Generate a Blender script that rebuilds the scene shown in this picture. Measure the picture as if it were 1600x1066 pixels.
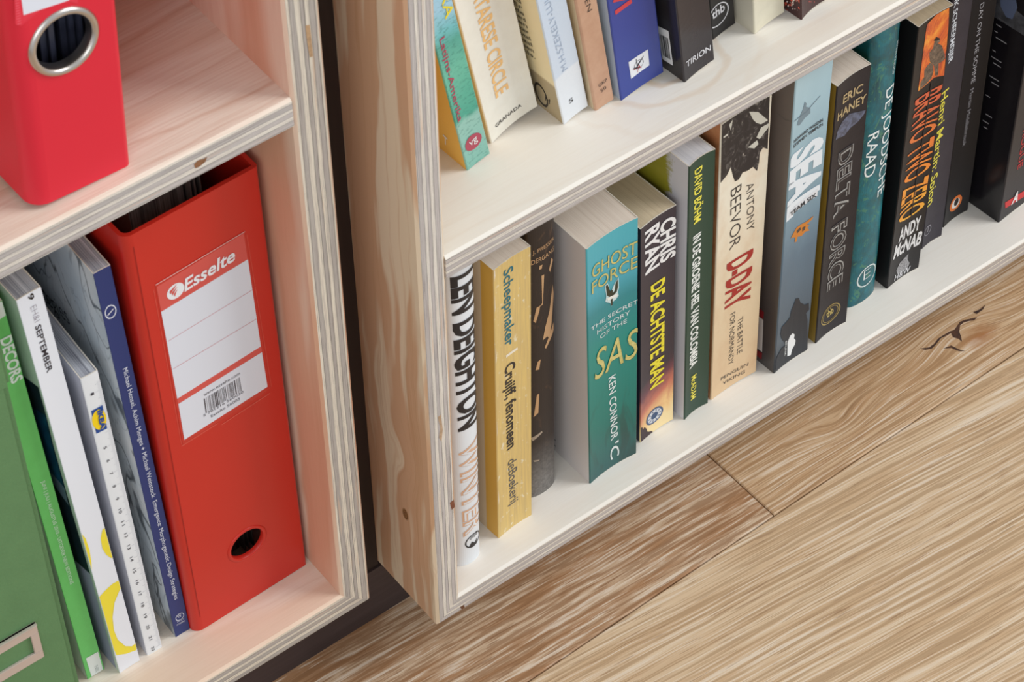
import bpy, bmesh, math, random
from mathutils import Vector, Matrix
random.seed(7)
D = bpy.data; COL = bpy.context.scene.collection
for o in list(D.objects): D.objects.remove(o)
sc = bpy.context.scene
# ---------------------------------------------------------------- camera, light, exposure
CAM_R = Matrix(((0.7921643, 0.4636994, -0.3968105), (-0.6102423, 0.5922793, -0.5261269), (-0.0089421, 0.6589295, 0.7521515)))
CAM_C = Vector((-0.4650285, -0.6888299, 1.1873403)); FPX = 4038.99
cam = D.cameras.new('camera'); camo = D.objects.new('camera', cam); COL.objects.link(camo)
camo.matrix_world = Matrix.Translation(CAM_C) @ CAM_R.to_4x4()
cam.sensor_fit = 'HORIZONTAL'; cam.sensor_width = 36; cam.lens = FPX * 36 / 1600
cam.dof.use_dof = True; cam.dof.focus_distance = 1.46; cam.dof.aperture_fstop = 36
cam.clip_start = .05
sc.camera = camo
sc.view_settings.view_transform = 'Standard'; sc.view_settings.look = 'None'
sc.view_settings.gamma = 1; sc.view_settings.use_curve_mapping = False
sc.view_settings.exposure = -0.13
wd = D.worlds.new('world'); sc.world = wd; wd.use_nodes = True
wd.node_tree.nodes['Background'].inputs[0].default_value = (.96, .98, 1, 1)
wd.node_tree.nodes['Background'].inputs[1].default_value = .66
def area(name, loc, to, size, power, col):
    l = D.lights.new(name, 'AREA'); l.shape = 'RECTANGLE'; l.size = size[0]; l.size_y = size[1]; l.energy = power; l.color = col
    o = D.objects.new(name, l); COL.objects.link(o); o.location = loc
    o.rotation_euler = (Vector(to) - Vector(loc)).to_track_quat('-Z', 'Y').to_euler(); return o
area('window_daylight', (1.85, -1.25, 2.15), (.15, .05, .15), (1.1, 1.4), 52, (1, 1, .995))
area('left_front_fill', (-1.7, -1.7, 1.5), (.1, .05, .2), (1.6, 1.6), 17, (.97, .985, 1))  # soft fill added at the left front to lift the left-facing sides
# ---------------------------------------------------------------- helpers
def lin(c):
    return tuple(((v / 255) / 12.92 if v / 255 <= .04045 else ((v / 255 + .055) / 1.055) ** 2.4) for v in c[:3]) + (1,)
class G:                                              # tiny node-graph writer
    def __init__(s, name, rough=.5, spec=.5):
        s.m = D.materials.new(name); s.m.use_nodes = True; s.t = s.m.node_tree; s.b = s.t.nodes['Principled BSDF']
        s.b.inputs['Roughness'].default_value = rough; s.b.inputs['Specular IOR Level'].default_value = spec
    def put(s, sock, v):
        if hasattr(v, 'is_output'): s.t.links.new(v, sock)
        else: sock.default_value = v
    def mth(s, op, a, b=0., c=None, clamp=False):
        n = s.t.nodes.new('ShaderNodeMath'); n.operation = op; n.use_clamp = clamp
        s.put(n.inputs[0], a); s.put(n.inputs[1], b)
        if c is not None: s.put(n.inputs[2], c)
        return n.outputs[0]
    def add(s, a, b): return s.mth('ADD', a, b)
    def mul(s, a, b): return s.mth('MULTIPLY', a, b)
    def coord(s, kind='Object'):
        n = s.t.nodes.new('ShaderNodeTexCoord'); q = s.t.nodes.new('ShaderNodeSeparateXYZ')
        s.t.links.new(n.outputs[kind], q.inputs[0]); return q.outputs
    def vec(s, x, y, z=0.):
        n = s.t.nodes.new('ShaderNodeCombineXYZ')
        for i, v in enumerate((x, y, z)): s.put(n.inputs[i], v)
        return n.outputs[0]
    def noise(s, v, scale=1., detail=3., rough=.55, dist=0.):
        n = s.t.nodes.new('ShaderNodeTexNoise'); s.put(n.inputs['Vector'], v); n.inputs['Scale'].default_value = scale
        n.inputs['Detail'].default_value = detail; n.inputs['Roughness'].default_value = rough; n.inputs['Distortion'].default_value = dist
        return n.outputs['Fac']
    def ramp(s, f, stops, mode='LINEAR'):
        n = s.t.nodes.new('ShaderNodeValToRGB'); s.put(n.inputs[0], f); e = n.color_ramp; e.interpolation = mode
        while len(e.elements) < len(stops): e.elements.new(.5)
        for q, (p, c) in zip(e.elements, stops): q.position = p; q.color = lin(c) if isinstance(c, tuple) else (c, c, c, 1)
        return n.outputs[0]
    def mix(s, f, a, b, mode='MIX'):
        n = s.t.nodes.new('ShaderNodeMix'); n.data_type = 'RGBA'; n.blend_type = mode; s.put(n.inputs[0], f)
        for i, v in ((6, a), (7, b)): s.put(n.inputs[i], lin(v) if isinstance(v, tuple) else v)
        return n.outputs[2]
    def out(s, col, bump=None, strength=.2, dist=.001, rough=None):
        s.put(s.b.inputs['Base Color'], lin(col) if isinstance(col, tuple) else col)
        if rough is not None: s.put(s.b.inputs['Roughness'], rough)
        if bump is not None:
            n = s.t.nodes.new('ShaderNodeBump'); n.inputs['Strength'].default_value = strength; n.inputs['Distance'].default_value = dist
            s.put(n.inputs['Height'], bump); s.t.links.new(n.outputs[0], s.b.inputs['Normal'])
        return s.m
_pc = {}
def plain(c, rough=.45, spec=.4):
    k = (c, rough, spec)
    if k not in _pc: _pc[k] = G('print_%d_%d_%d' % c, rough, spec).out(c)
    return _pc[k]
def mottled(name, c1, c2, scale=60, rough=.5, bump=.1, spec=.4):
    g = G(name, rough, spec); x, y, z = g.coord(); n = g.noise(g.vec(x, y, z), scale, 5, .65)
    return g.out(g.mix(g.ramp(n, ((.3, 0.), (.7, 1.))), c1, c2), g.noise(g.vec(x, y, z), scale * 12, 2), bump, .0004)
def tag(o, label=None, cat=None, group=None, kind=None):
    for k, v in (('label', label), ('category', cat), ('group', group), ('kind', kind)):
        if v: o[k] = v
    return o
def link(name, me, parent=None):
    o = D.objects.new(name, me); COL.objects.link(o)
    if parent: o.parent = parent
    return o
def build(name, verts, faces, mats, parent=None, mi=None, uv=None, smooth=False):
    me = D.meshes.new(name); me.from_pydata([tuple(v) for v in verts], [], faces)
    for m in (mats if isinstance(mats, (list, tuple)) else [mats]): me.materials.append(m)
    if mi:
        for p, i in zip(me.polygons, mi): p.material_index = i
    if uv:
        l = me.uv_layers.new(name='UVMap')
        for p in me.polygons:
            for li in p.loop_indices: l.data[li].uv = uv(p, me.vertices[me.loops[li].vertex_index].co)
    if smooth:
        for p in me.polygons: p.use_smooth = True
    bm = bmesh.new(); bm.from_mesh(me); bmesh.ops.recalc_face_normals(bm, faces=bm.faces); bm.to_mesh(me); bm.free()
    return link(name, me, parent)
def boxes(name, L, mat, parent=None, bev=0.):
    bm = bmesh.new()
    for (x0, x1, y0, y1, z0, z1) in L:
        r = bmesh.ops.create_cube(bm, size=1)
        for v in r['verts']: v.co = ((x0 + x1) / 2 + v.co.x * (x1 - x0), (y0 + y1) / 2 + v.co.y * (y1 - y0), (z0 + z1) / 2 + v.co.z * (z1 - z0))
    if bev: bmesh.ops.bevel(bm, geom=bm.edges[:], offset=bev, segments=2, affect='EDGES')
    me = D.meshes.new(name); bm.to_mesh(me); bm.free(); me.materials.append(mat); return link(name, me, parent)
def empty(name, loc, rot=None):
    o = D.objects.new(name, None); COL.objects.link(o); o.empty_display_size = .02
    o.matrix_world = Matrix.Translation(loc) @ (rot.to_4x4() if rot else Matrix()); return o
# ---------------------------------------------------------------- wood materials
def ply_face(name, base, dark, streak, axis='X', seed=0., amt=.5, orange=.5, fine=.25, rough=.55):
    g = G(name, rough, .3); x, y, z = g.coord()
    a, b, c = {'X': (x, y, z), 'Z': (z, y, x), 'Zx': (z, x, y)}[axis]
    w = g.noise(g.vec(g.mul(a, 5.), g.mul(b, 22.), g.add(c, seed)), 1., 3, .5, .6)
    bb = g.add(b, g.mul(w, .03))
    big = g.noise(g.vec(g.mul(a, 2.2), g.mul(bb, 26.), seed), 1., 2, .5, .2)
    col = g.mix(g.mul(g.ramp(big, ((.50, 0.), (.60, 1.))), orange), base, streak)
    ln = g.noise(g.vec(g.mul(a, 3.), g.mul(bb, 150.), seed + 3.), 1., 3, .6)
    col = g.mix(g.mul(g.ramp(ln, ((.52, 0.), (.70, 1.))), amt), col, dark)
    fn = g.noise(g.vec(g.mul(a, 30.), g.mul(b, 900.), g.mul(c, 300.)), 1., 2, .6)
    col = g.mix(g.mul(g.ramp(fn, ((.35, 1.), (.6, 0.))), fine), col, dark)
    return g.out(col, fn, .12, .0006)
def ply_edge(name, seed=0., tint=(236, 229, 217), gray=(203, 196, 192)):
    g = G(name, .6, .25); u, v, _ = g.coord('UV')
    wob = g.noise(g.vec(g.mul(v, 22.), g.mul(u, 2.), seed), 1., 4, .65)
    uu = g.add(u, g.mul(g.add(wob, -.5), .075))
    W, K = tint, gray; rr = random.Random(int(seed)); s = []
    b = [0] + [q + rr.uniform(-.02, .02) for q in (.125, .27, .41, .55, .69, .84)] + [1]
    for i in range(7):
        kf, ke = rr.uniform(.95, 1.03), rr.choice((.50, .62, .80)); c = W if i % 2 == 0 else tuple(int(q * kf) for q in K)
        s += [(min(b[i] + .016, 1), c), (max(b[i + 1] - .016, 0), c)]
        if i < 6: s.append((b[i + 1], tuple(int(q * ke) for q in K)))
    col = g.ramp(uu, tuple(s))
    fib = g.noise(g.vec(g.mul(v, 22.), g.mul(u, 46.), seed + 5.), 1., 4, .8)
    col = g.mix(g.mul(g.ramp(fib, ((.42, 1.), (.50, 0.))), .55), col, (166, 154, 150))
    col = g.mix(g.mul(g.ramp(fib, ((.56, 0.), (.68, 1.))), .5), col, (240, 236, 228))
    ck = g.noise(g.vec(g.mul(v, 12.), g.mul(uu, 48.), seed + 9.), 1., 4, .8)
    col = g.mix(g.mul(g.ramp(ck, ((.57, 0.), (.60, 1.))), .75), col, (112, 100, 98))
    ok = g.noise(g.vec(g.mul(v, 14.), g.mul(u, 7.), seed + 2.), 1., 2, .5)
    col = g.mix(g.mul(g.ramp(ok, ((.62, 0.), (.70, 1.))), .45), col, (222, 184, 150))
    return g.out(col, g.add(fib, g.mul(ck, -1.)), .35, .0008)
def oak(name, light, brown, seed, skew, knots=(), per=1., amt=1., lx=1.):
    g = G(name, .42, .35); x, y, z = g.coord(); yy = g.add(y, g.mul(x, skew))
    for (kx, ky, a, b, s) in knots:
        dx = g.mul(g.add(x, -kx), 1 / a); dy = g.mul(g.add(y, -ky), 1 / b)
        d2 = g.add(g.mul(dx, dx), g.mul(dy, dy)); gg = g.mth('POWER', 2.718, g.mul(d2, -1.))
        yy = g.add(yy, g.mul(gg, s))
    wv = g.noise(g.vec(g.mul(x, 10.), g.mul(y, 25.), seed), 1., 2, .5)
    yy = g.add(yy, g.mul(wv, .0045))
    c1 = g.noise(g.vec(g.mul(x, 8. * lx), g.mul(yy, 190. * per), seed), 1., 2, .6)
    c2 = g.noise(g.vec(g.mul(x, 14. * lx), g.mul(yy, 560. * per), seed + 4.), 1., 3, .65)
    pr = g.noise(g.vec(g.mul(x, 34.), g.mul(yy, 800.), seed + 8.), 1., 2, .6)
    bl = g.noise(g.vec(g.mul(x, 8.), g.mul(y, 28.), seed), 1., 2, .5)
    col = g.mix(g.mul(g.ramp(c1, ((.38, 0.), (.60, 1.))), .85 * amt), light, brown)
    col = g.mix(g.mul(g.ramp(c2, ((.50, 0.), (.56, 1.))), .7), col, tuple(int(q * .86) for q in brown))
    col = g.mix(g.mul(g.ramp(c2, ((.38, 1.), (.45, 0.))), .75), col, (236, 224, 206))
    col = g.mix(g.mul(g.ramp(pr, ((.62, 0.), (.68, 1.))), .7 * amt), col, (126, 90, 62))
    col = g.mix(g.mul(bl, .35), col, tuple(int(q * .96) for q in brown))
    return g, x, y, col, c2
# ---------------------------------------------------------------- structure: floor of oak planks
ROT = math.radians(.9); FZ = -.05; JX, JY = .2268, -.0305
fl = empty('floor', (JX, JY, FZ), Matrix.Rotation(ROT, 3, 'Z')); tag(fl, kind='structure')
g, x, y, col, c2 = oak('oak_brown_coarse', (212, 188, 160), (166, 122, 84), 1.3, .06, per=.8, lx=1.5)
oakA = g.out(col, c2, .25, .0008)
def on_floor(px):
    r = CAM_R @ Vector(((px[0] - 800) / FPX, -(px[1] - 533) / FPX, -1)); q = CAM_C + r * ((FZ - CAM_C.z) / r.z)
    q = Matrix.Rotation(-ROT, 3, 'Z') @ (q - Vector((JX, JY, FZ))); return (q.x, q.y, .00012)
KC = on_floor((1532, 526))
g, x, y, col, c2 = oak('oak_knotty', (212, 184, 150), (182, 142, 102), 5.1, .02, ((.078, .026, .026, .010, .008), (.190, .036, .034, .013, -.010)), per=1.2, amt=.8)
dx = g.mul(g.add(x, -KC[0]), 30.); dy = g.mul(g.add(y, -KC[1]), 62.); d = g.mth('SQRT', g.add(g.mul(dx, dx), g.mul(dy, dy)))
nz = g.noise(g.vec(g.mul(x, 60.), g.mul(y, 120.), 2.), 1., 4, .6)
f = g.ramp(g.add(d, g.mul(nz, .8)), ((.40, 1.), (1.45, 0.)))
oakB = g.out(g.mix(g.mul(f, .85), col, (160, 106, 62)), c2, .25, .0008)
g, x, y, col, c2 = oak('oak_light_fine', (222, 198, 166), (196, 162, 124), 9.7, .11, per=1., amt=.75, lx=.6)
oakC = g.out(col, c2, .25, .0008)
def plank(u0, u1, v0, v1, m):
    gp = .00035; bv = .0007; z0 = -.014
    a = [(u0 + gp, v0 + gp), (u1 - gp, v0 + gp), (u1 - gp, v1 - gp), (u0 + gp, v1 - gp)]
    b = [(u0 + gp + bv, v0 + gp + bv), (u1 - gp - bv, v0 + gp + bv), (u1 - gp - bv, v1 - gp - bv), (u0 + gp + bv, v1 - gp - bv)]
    vs = [(p[0], p[1], z0) for p in a] + [(p[0], p[1], -bv) for p in a] + [(p[0], p[1], 0) for p in b]
    fs = [(3, 2, 1, 0), (8, 9, 10, 11)] + [(i, (i + 1) % 4, 4 + (i + 1) % 4, 4 + i) for i in range(4)] + [(4 + i, 4 + (i + 1) % 4, 8 + (i + 1) % 4, 8 + i) for i in range(4)]
    return build('plank', vs, fs, m, fl)
PW = .19
for row, cuts in ((1, (-1.9, -.7, .5, 1.7)), (0, (-1.2, 0., 1.2)), (-1, (-1.75, -.55, .65, 1.85)), (-2, (-1.3, -.1, 1.1)), (-3, (-1.6, -.4, .8, 2.)), (-4, (-1.1, .1, 1.3))):
    for i in range(len(cuts) - 1):
        m = (oakA if i == 0 else oakB) if row == 0 else (oakC, oakA, oakC)[(i + row + 1) % 3] if row != -1 else oakC
        plank(cuts[i], cuts[i + 1], row * PW, row * PW + PW, m)
subf = boxes('subfloor', [(-2.0, 2.1, -.8, .40, -.02, -.0139)], plain((60, 44, 32)), fl)
# knot crack in the plank: a bent splinter-shaped pit filled with dark bark
for nm, crack in (('knot_crack', [(1438, 545), (1446, 547), (1456, 545), (1463, 538), (1470, 529), (1478, 525), (1486, 521), (1489, 527), (1498, 530), (1503, 534), (1502, 527), (1499, 519), (1500, 509), (1506, 504), (1514, 502), (1522, 501), (1527, 496), (1518, 498), (1508, 500), (1500, 503), (1495, 510), (1491, 516), (1484, 518), (1474, 524), (1466, 529), (1459, 538), (1452, 543)]),
                  ('knot_crack', [(1474, 545), (1486, 540), (1498, 546), (1508, 549), (1498, 549), (1486, 544)]),
                  ('knot_crack', [(1520, 488), (1530, 484), (1540, 476), (1536, 484), (1526, 491)])):
    build(nm, [on_floor(p) for p in crack], [tuple(range(len(crack)))], mottled('knot_bark', (44, 34, 34), (92, 60, 42), 200, .7), fl)
# ---------------------------------------------------------------- dark wall and plinth behind the units
g = G('dark_stained_board', .5, .3); x, y, z = g.coord()
n = g.noise(g.vec(g.mul(x, 260.), g.mul(y, 80.), g.mul(z, 9.)), 1., 4, .65)
darkV = g.out(g.mix(n, (30, 22, 20), (56, 42, 38)), n, .15, .0006)
g = G('dark_stained_plinth', .45, .35); x, y, z = g.coord()
n = g.noise(g.vec(g.mul(x, 9.), g.mul(y, 80.), g.mul(z, 300.)), 1., 4, .65)
darkH = g.out(g.mix(n, (52, 42, 42), (78, 66, 66)), n, .15, .0006)
WY = .0572
LX1, LY, LZ, LT = -.0288, .0215, .0267, .0184                   # left unit: outer right x, front y, underside z, board thickness
RT = .0157                                                       # right unit board thickness
wall = boxes('wall_back', [(LX1, 0, WY, WY + .018, -.004, .95), (.90, 1.9, WY, WY + .018, -.004, .95), (-1.6, -.66, WY, WY + .018, -.004, .95),
                           (-.66, LX1, WY, WY + .018, -.004, LZ), (-.66, LX1, WY, WY + .018, .772, .95), (0, .90, WY, WY + .018, .578, .95)], darkV)
tag(wall, kind='structure')
bs = boxes('baseboard_back', [(-1.6, 1.9, WY - .0012, WY + .018, FZ, -.0045)], darkH); tag(bs, kind='structure')
# ---------------------------------------------------------------- plywood shelf units
CREAM = (240, 228, 208)
def panel(name, parent, q, y0, y1, mf, me, ch=.0015):
    # q: front outline p0,p1,p2,p3 in (x,z); p0-p1 and p3-p2 are the long edges
    p = [Vector(v) for v in q]; T = (p[3] - p[0]); ax = (p[1] - p[0]).normalized(); nn = Vector((-ax.y, ax.x))
    if nn.dot(p[2] - p[1]) < 0: nn = -nn
    th = abs(nn.dot(p[3] - p[0]))
    def ins(i, j): dd = (p[j] - p[i]); return p[i] + dd * (ch / abs(nn.dot(dd)))
    f = [ins(0, 3), ins(1, 2), ins(2, 1), ins(3, 0)]
    vs = [(v.x, y0, v.y) for v in f] + [(v.x, y0 + ch, v.y) for v in p] + [(v.x, y1, v.y) for v in p]
    fs = [(0, 1, 2, 3), (11, 10, 9, 8), (0, 4, 5, 1), (3, 2, 6, 7), (0, 3, 7, 4), (1, 5, 6, 2)] + [(4 + i, 8 + i, 8 + (i + 1) % 4, 4 + (i + 1) % 4) for i in range(4)]
    def uv(pl, co):
        r = Vector((co.x, co.z)) - p[0]; return (nn.dot(r) / th, ax.dot(r))
    return build(name, vs, fs, [mf, me], parent, [1, 1, 0, 0, 1, 1, 0, 1, 0, 1], uv)
# right unit
mTopR = ply_face('ply_pale_shelf', (235, 231, 222), (216, 198, 176), (230, 208, 190), 'X', 2.2, .22, .55, .06)
def rings(m, px, zz, rx, ry, seed):
    nt = m.node_tree; g = G.__new__(G); g.m, g.t, g.b = m, nt, nt.nodes['Principled BSDF']
    r = CAM_R @ Vector(((px[0] - 800) / FPX, -(px[1] - 533) / FPX, -1)); q = CAM_C + r * ((zz - CAM_C.z) / r.z)
    src = g.b.inputs['Base Color'].links[0].from_socket; x, y, z = g.coord()
    dx = g.mul(g.add(x, -q.x), 1 / rx); dy = g.mul(g.add(y, -q.y), 1 / ry)
    d = g.add(g.mth('SQRT', g.add(g.mul(dx, dx), g.mul(dy, dy))), g.mul(g.noise(g.vec(g.mul(x, 22.), g.mul(y, 40.), seed), 1., 3, .5), .9))
    f = g.mul(g.ramp(g.mth('SINE', g.mul(d, 9.)), ((.55, 0.), (1., 1.))), g.ramp(g.mul(d, .3), ((.35, 1.), (.75, 0.))))
    nt.links.new(g.mix(g.mul(f, .55), src, (216, 190, 160)), g.b.inputs['Base Color'])
rings(mTopR, (1040, 110), .29, .030, .022, 3.)
mBotR = ply_face('ply_pale_bottom', (234, 230, 222), (216, 202, 182), (230, 216, 200), 'X', 6.2, .14, .22, .06)
# outer face of the right unit's left side: grain runs up, orange heartwood, two knots
g = G('ply_side_knotty', .5, .3); x, y, z = g.coord(); yy = y
for kx, ky, a, b, s in ((.024, .125, .010, .020, .010), (.040, .470, .016, .030, .014)):
    dy = g.mul(g.add(y, -kx), 1 / a); dz = g.mul(g.add(z, -ky), 1 / b); d2 = g.add(g.mul(dy, dy), g.mul(dz, dz))
    yy = g.add(yy, g.mul(g.mth('POWER', 2.718, g.mul(d2, -1.)), s))
w = g.noise(g.vec(g.mul(z, 9.), g.mul(y, 28.), 4.), 1., 3, .5); yy = g.add(yy, g.mul(w, .022))
big = g.noise(g.vec(g.mul(z, 4.5), g.mul(yy, 58.), 2.), 1., 2, .5)
col = g.mix(g.ramp(big, ((.44, 0.), (.49, 1.))), (232, 212, 184), (212, 172, 138))
ln = g.noise(g.vec(g.mul(z, 3.), g.mul(yy, 260.), 7.), 1., 3, .6)
col = g.mix(g.mul(g.ramp(ln, ((.54, 0.), (.68, 1.))), .5), col, (192, 146, 106))
for kx, ky, r1, r2 in ((.0255, .076, .0030, .0052), (.0525, .458, .011, .030)):
    dy = g.mul(g.add(y, -kx), 1 / r1); dz = g.mul(g.add(z, -ky), 1 / r2); dd = g.mth('SQRT', g.add(g.mul(dy, dy), g.mul(dz, dz)))
    ring = g.mth('SINE', g.mul(dd, 18.)); f = g.ramp(dd, ((.75, 1.), (1.08, 0.)))
    col = g.mix(f, col, g.mix(g.add(g.mul(ring, .3), .5), (98, 66, 38), (168, 124, 82)))
mSideR = g.out(col, ln, .12, .0006)
mInR = ply_face('ply_inner_pale', (238, 226, 206), (206, 176, 140), (222, 190, 156), 'Z', 1.2, .35, .4, .15)
e1, e2, e3, e4 = ply_edge('ply_edge_a', 1.), ply_edge('ply_edge_b', 7.), ply_edge('ply_edge_c', 13.), ply_edge('ply_edge_d', 23., (232, 222, 204), (186, 178, 170))
e5, e6 = ply_edge('ply_edge_e', 31., (232, 222, 204), (186, 178, 170)), ply_edge('ply_edge_f', 43.)
RW, RH, RD = .90, .578, .24
ru = tag(empty('shelf_unit', (0, 0, 0)), 'shallow pale plywood shelf unit on the right, full of paperbacks, open on two levels', 'bookcase')
pn = panel('side_panel', ru, [(0, 0), (0, RH), (RT, RH - RT), (RT, RT)], 0, RD, mSideR, e1)
pn['label'] = 'left side board with knots and orange heartwood'
panel('side_panel', ru, [(RW, 0), (RW, RH), (RW - RT, RH - RT), (RW - RT, RT)], 0, RD, mInR, e2)
panel('bottom_panel', ru, [(0, 0), (RW, 0), (RW - RT, RT), (RT, RT)], 0, RD, mBotR, e3)
panel('top_panel', ru, [(0, RH), (RW, RH), (RW - RT, RH - RT), (RT, RH - RT)], 0, RD, mBotR, e2)
panel('shelf', ru, [(RT, .2740), (RW - RT, .2740), (RW - RT, .2900), (RT, .2900)], 0, RD, mTopR, e6)
boxes('back_panel', [(.0, RW, RD, RD + .006, 0, RH)], mInR, ru)
# left unit
mTopL = ply_face('ply_pink_shelf', (238, 224, 208), (192, 136, 100), (214, 168, 134), 'X', 8.4, .70, .55, .22)
mBotL = ply_face('ply_pink_bottom', (240, 229, 214), (206, 172, 142), (222, 184, 154), 'X', 3.4, .3, .55, .12)
mInL = ply_face('ply_inner_heart', (232, 206, 184), (200, 140, 108), (214, 156, 124), 'Z', 4.9, .25, .75, .10)
LW, LH, LD = .63, .745, .32
lu = tag(empty('shelf_unit', (0, 0, 0)), 'deeper pale plywood shelf unit on the left, holding red binders and magazines', 'bookcase')
X0, X1, Z0, Z1 = LX1 - LW, LX1, LZ, LZ + LH
panel('side_panel', lu, [(X1, Z0), (X1, Z1), (X1 - LT, Z1 - LT), (X1 - LT, Z0 + LT)], LY, LY + LD, mInL, e4)
panel('side_panel', lu, [(X0, Z0), (X0, Z1), (X0 + LT, Z1 - LT), (X0 + LT, Z0 + LT)], LY, LY + LD, mInL, e2)
panel('bottom_panel', lu, [(X0, Z0), (X1, Z0), (X1 - LT, Z0 + LT), (X0 + LT, Z0 + LT)], LY, LY + LD, mBotL, e5)
panel('top_panel', lu, [(X0, Z1), (X1, Z1), (X1 - LT, Z1 - LT), (X0 + LT, Z1 - LT)], LY, LY + LD, mBotL, e3)
LS = .4143
panel('shelf', lu, [(X0 + LT, LS - .0177), (X1 - LT, LS - .0177), (X1 - LT, LS), (X0 + LT, LS)], LY, LY + LD, mTopL, e3)
boxes('back_panel', [(X0, X1, LY + LD, LY + LD + .006, Z0, Z1)], mInL, lu)
ZR, ZU, ZL = RT, .2900, LZ + LT
# small knots and resin spots showing in the cut edges of the boards
def edge_spot(parent, y0, pts, c):
    V = []
    for p in pts:
        r = CAM_R @ Vector(((p[0] - 800) / FPX, -(p[1] - 533) / FPX, -1)); q = CAM_C + r * ((y0 - .00012 - CAM_C.y) / r.y); V.append(tuple(q))
    build('edge_knot', V, [tuple(range(len(V)))], mottled('edge_knot_%d' % pts[0][0], c, tuple(int(v * .8) for v in c), 400, .6), parent)
edge_spot(lu, LY, [(303, 257), (310, 250), (317, 249), (324, 245), (321, 253), (311, 261), (305, 263)], (150, 104, 70))
edge_spot(lu, LY, [(477, 40), (484, 39), (486, 56), (489, 88), (484, 90), (480, 66)], (206, 168, 128))
edge_spot(ru, 0, [(703, 786), (709, 781), (711, 792), (706, 797)], (140, 84, 60))
edge_spot(ru, 0, [(719, 949), (725, 945), (726, 950), (722, 953)], (120, 80, 56))
edge_spot(ru, 0, [(684, 652), (689, 648), (692, 672), (690, 690), (686, 684), (688, 668)], (204, 172, 140))
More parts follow.
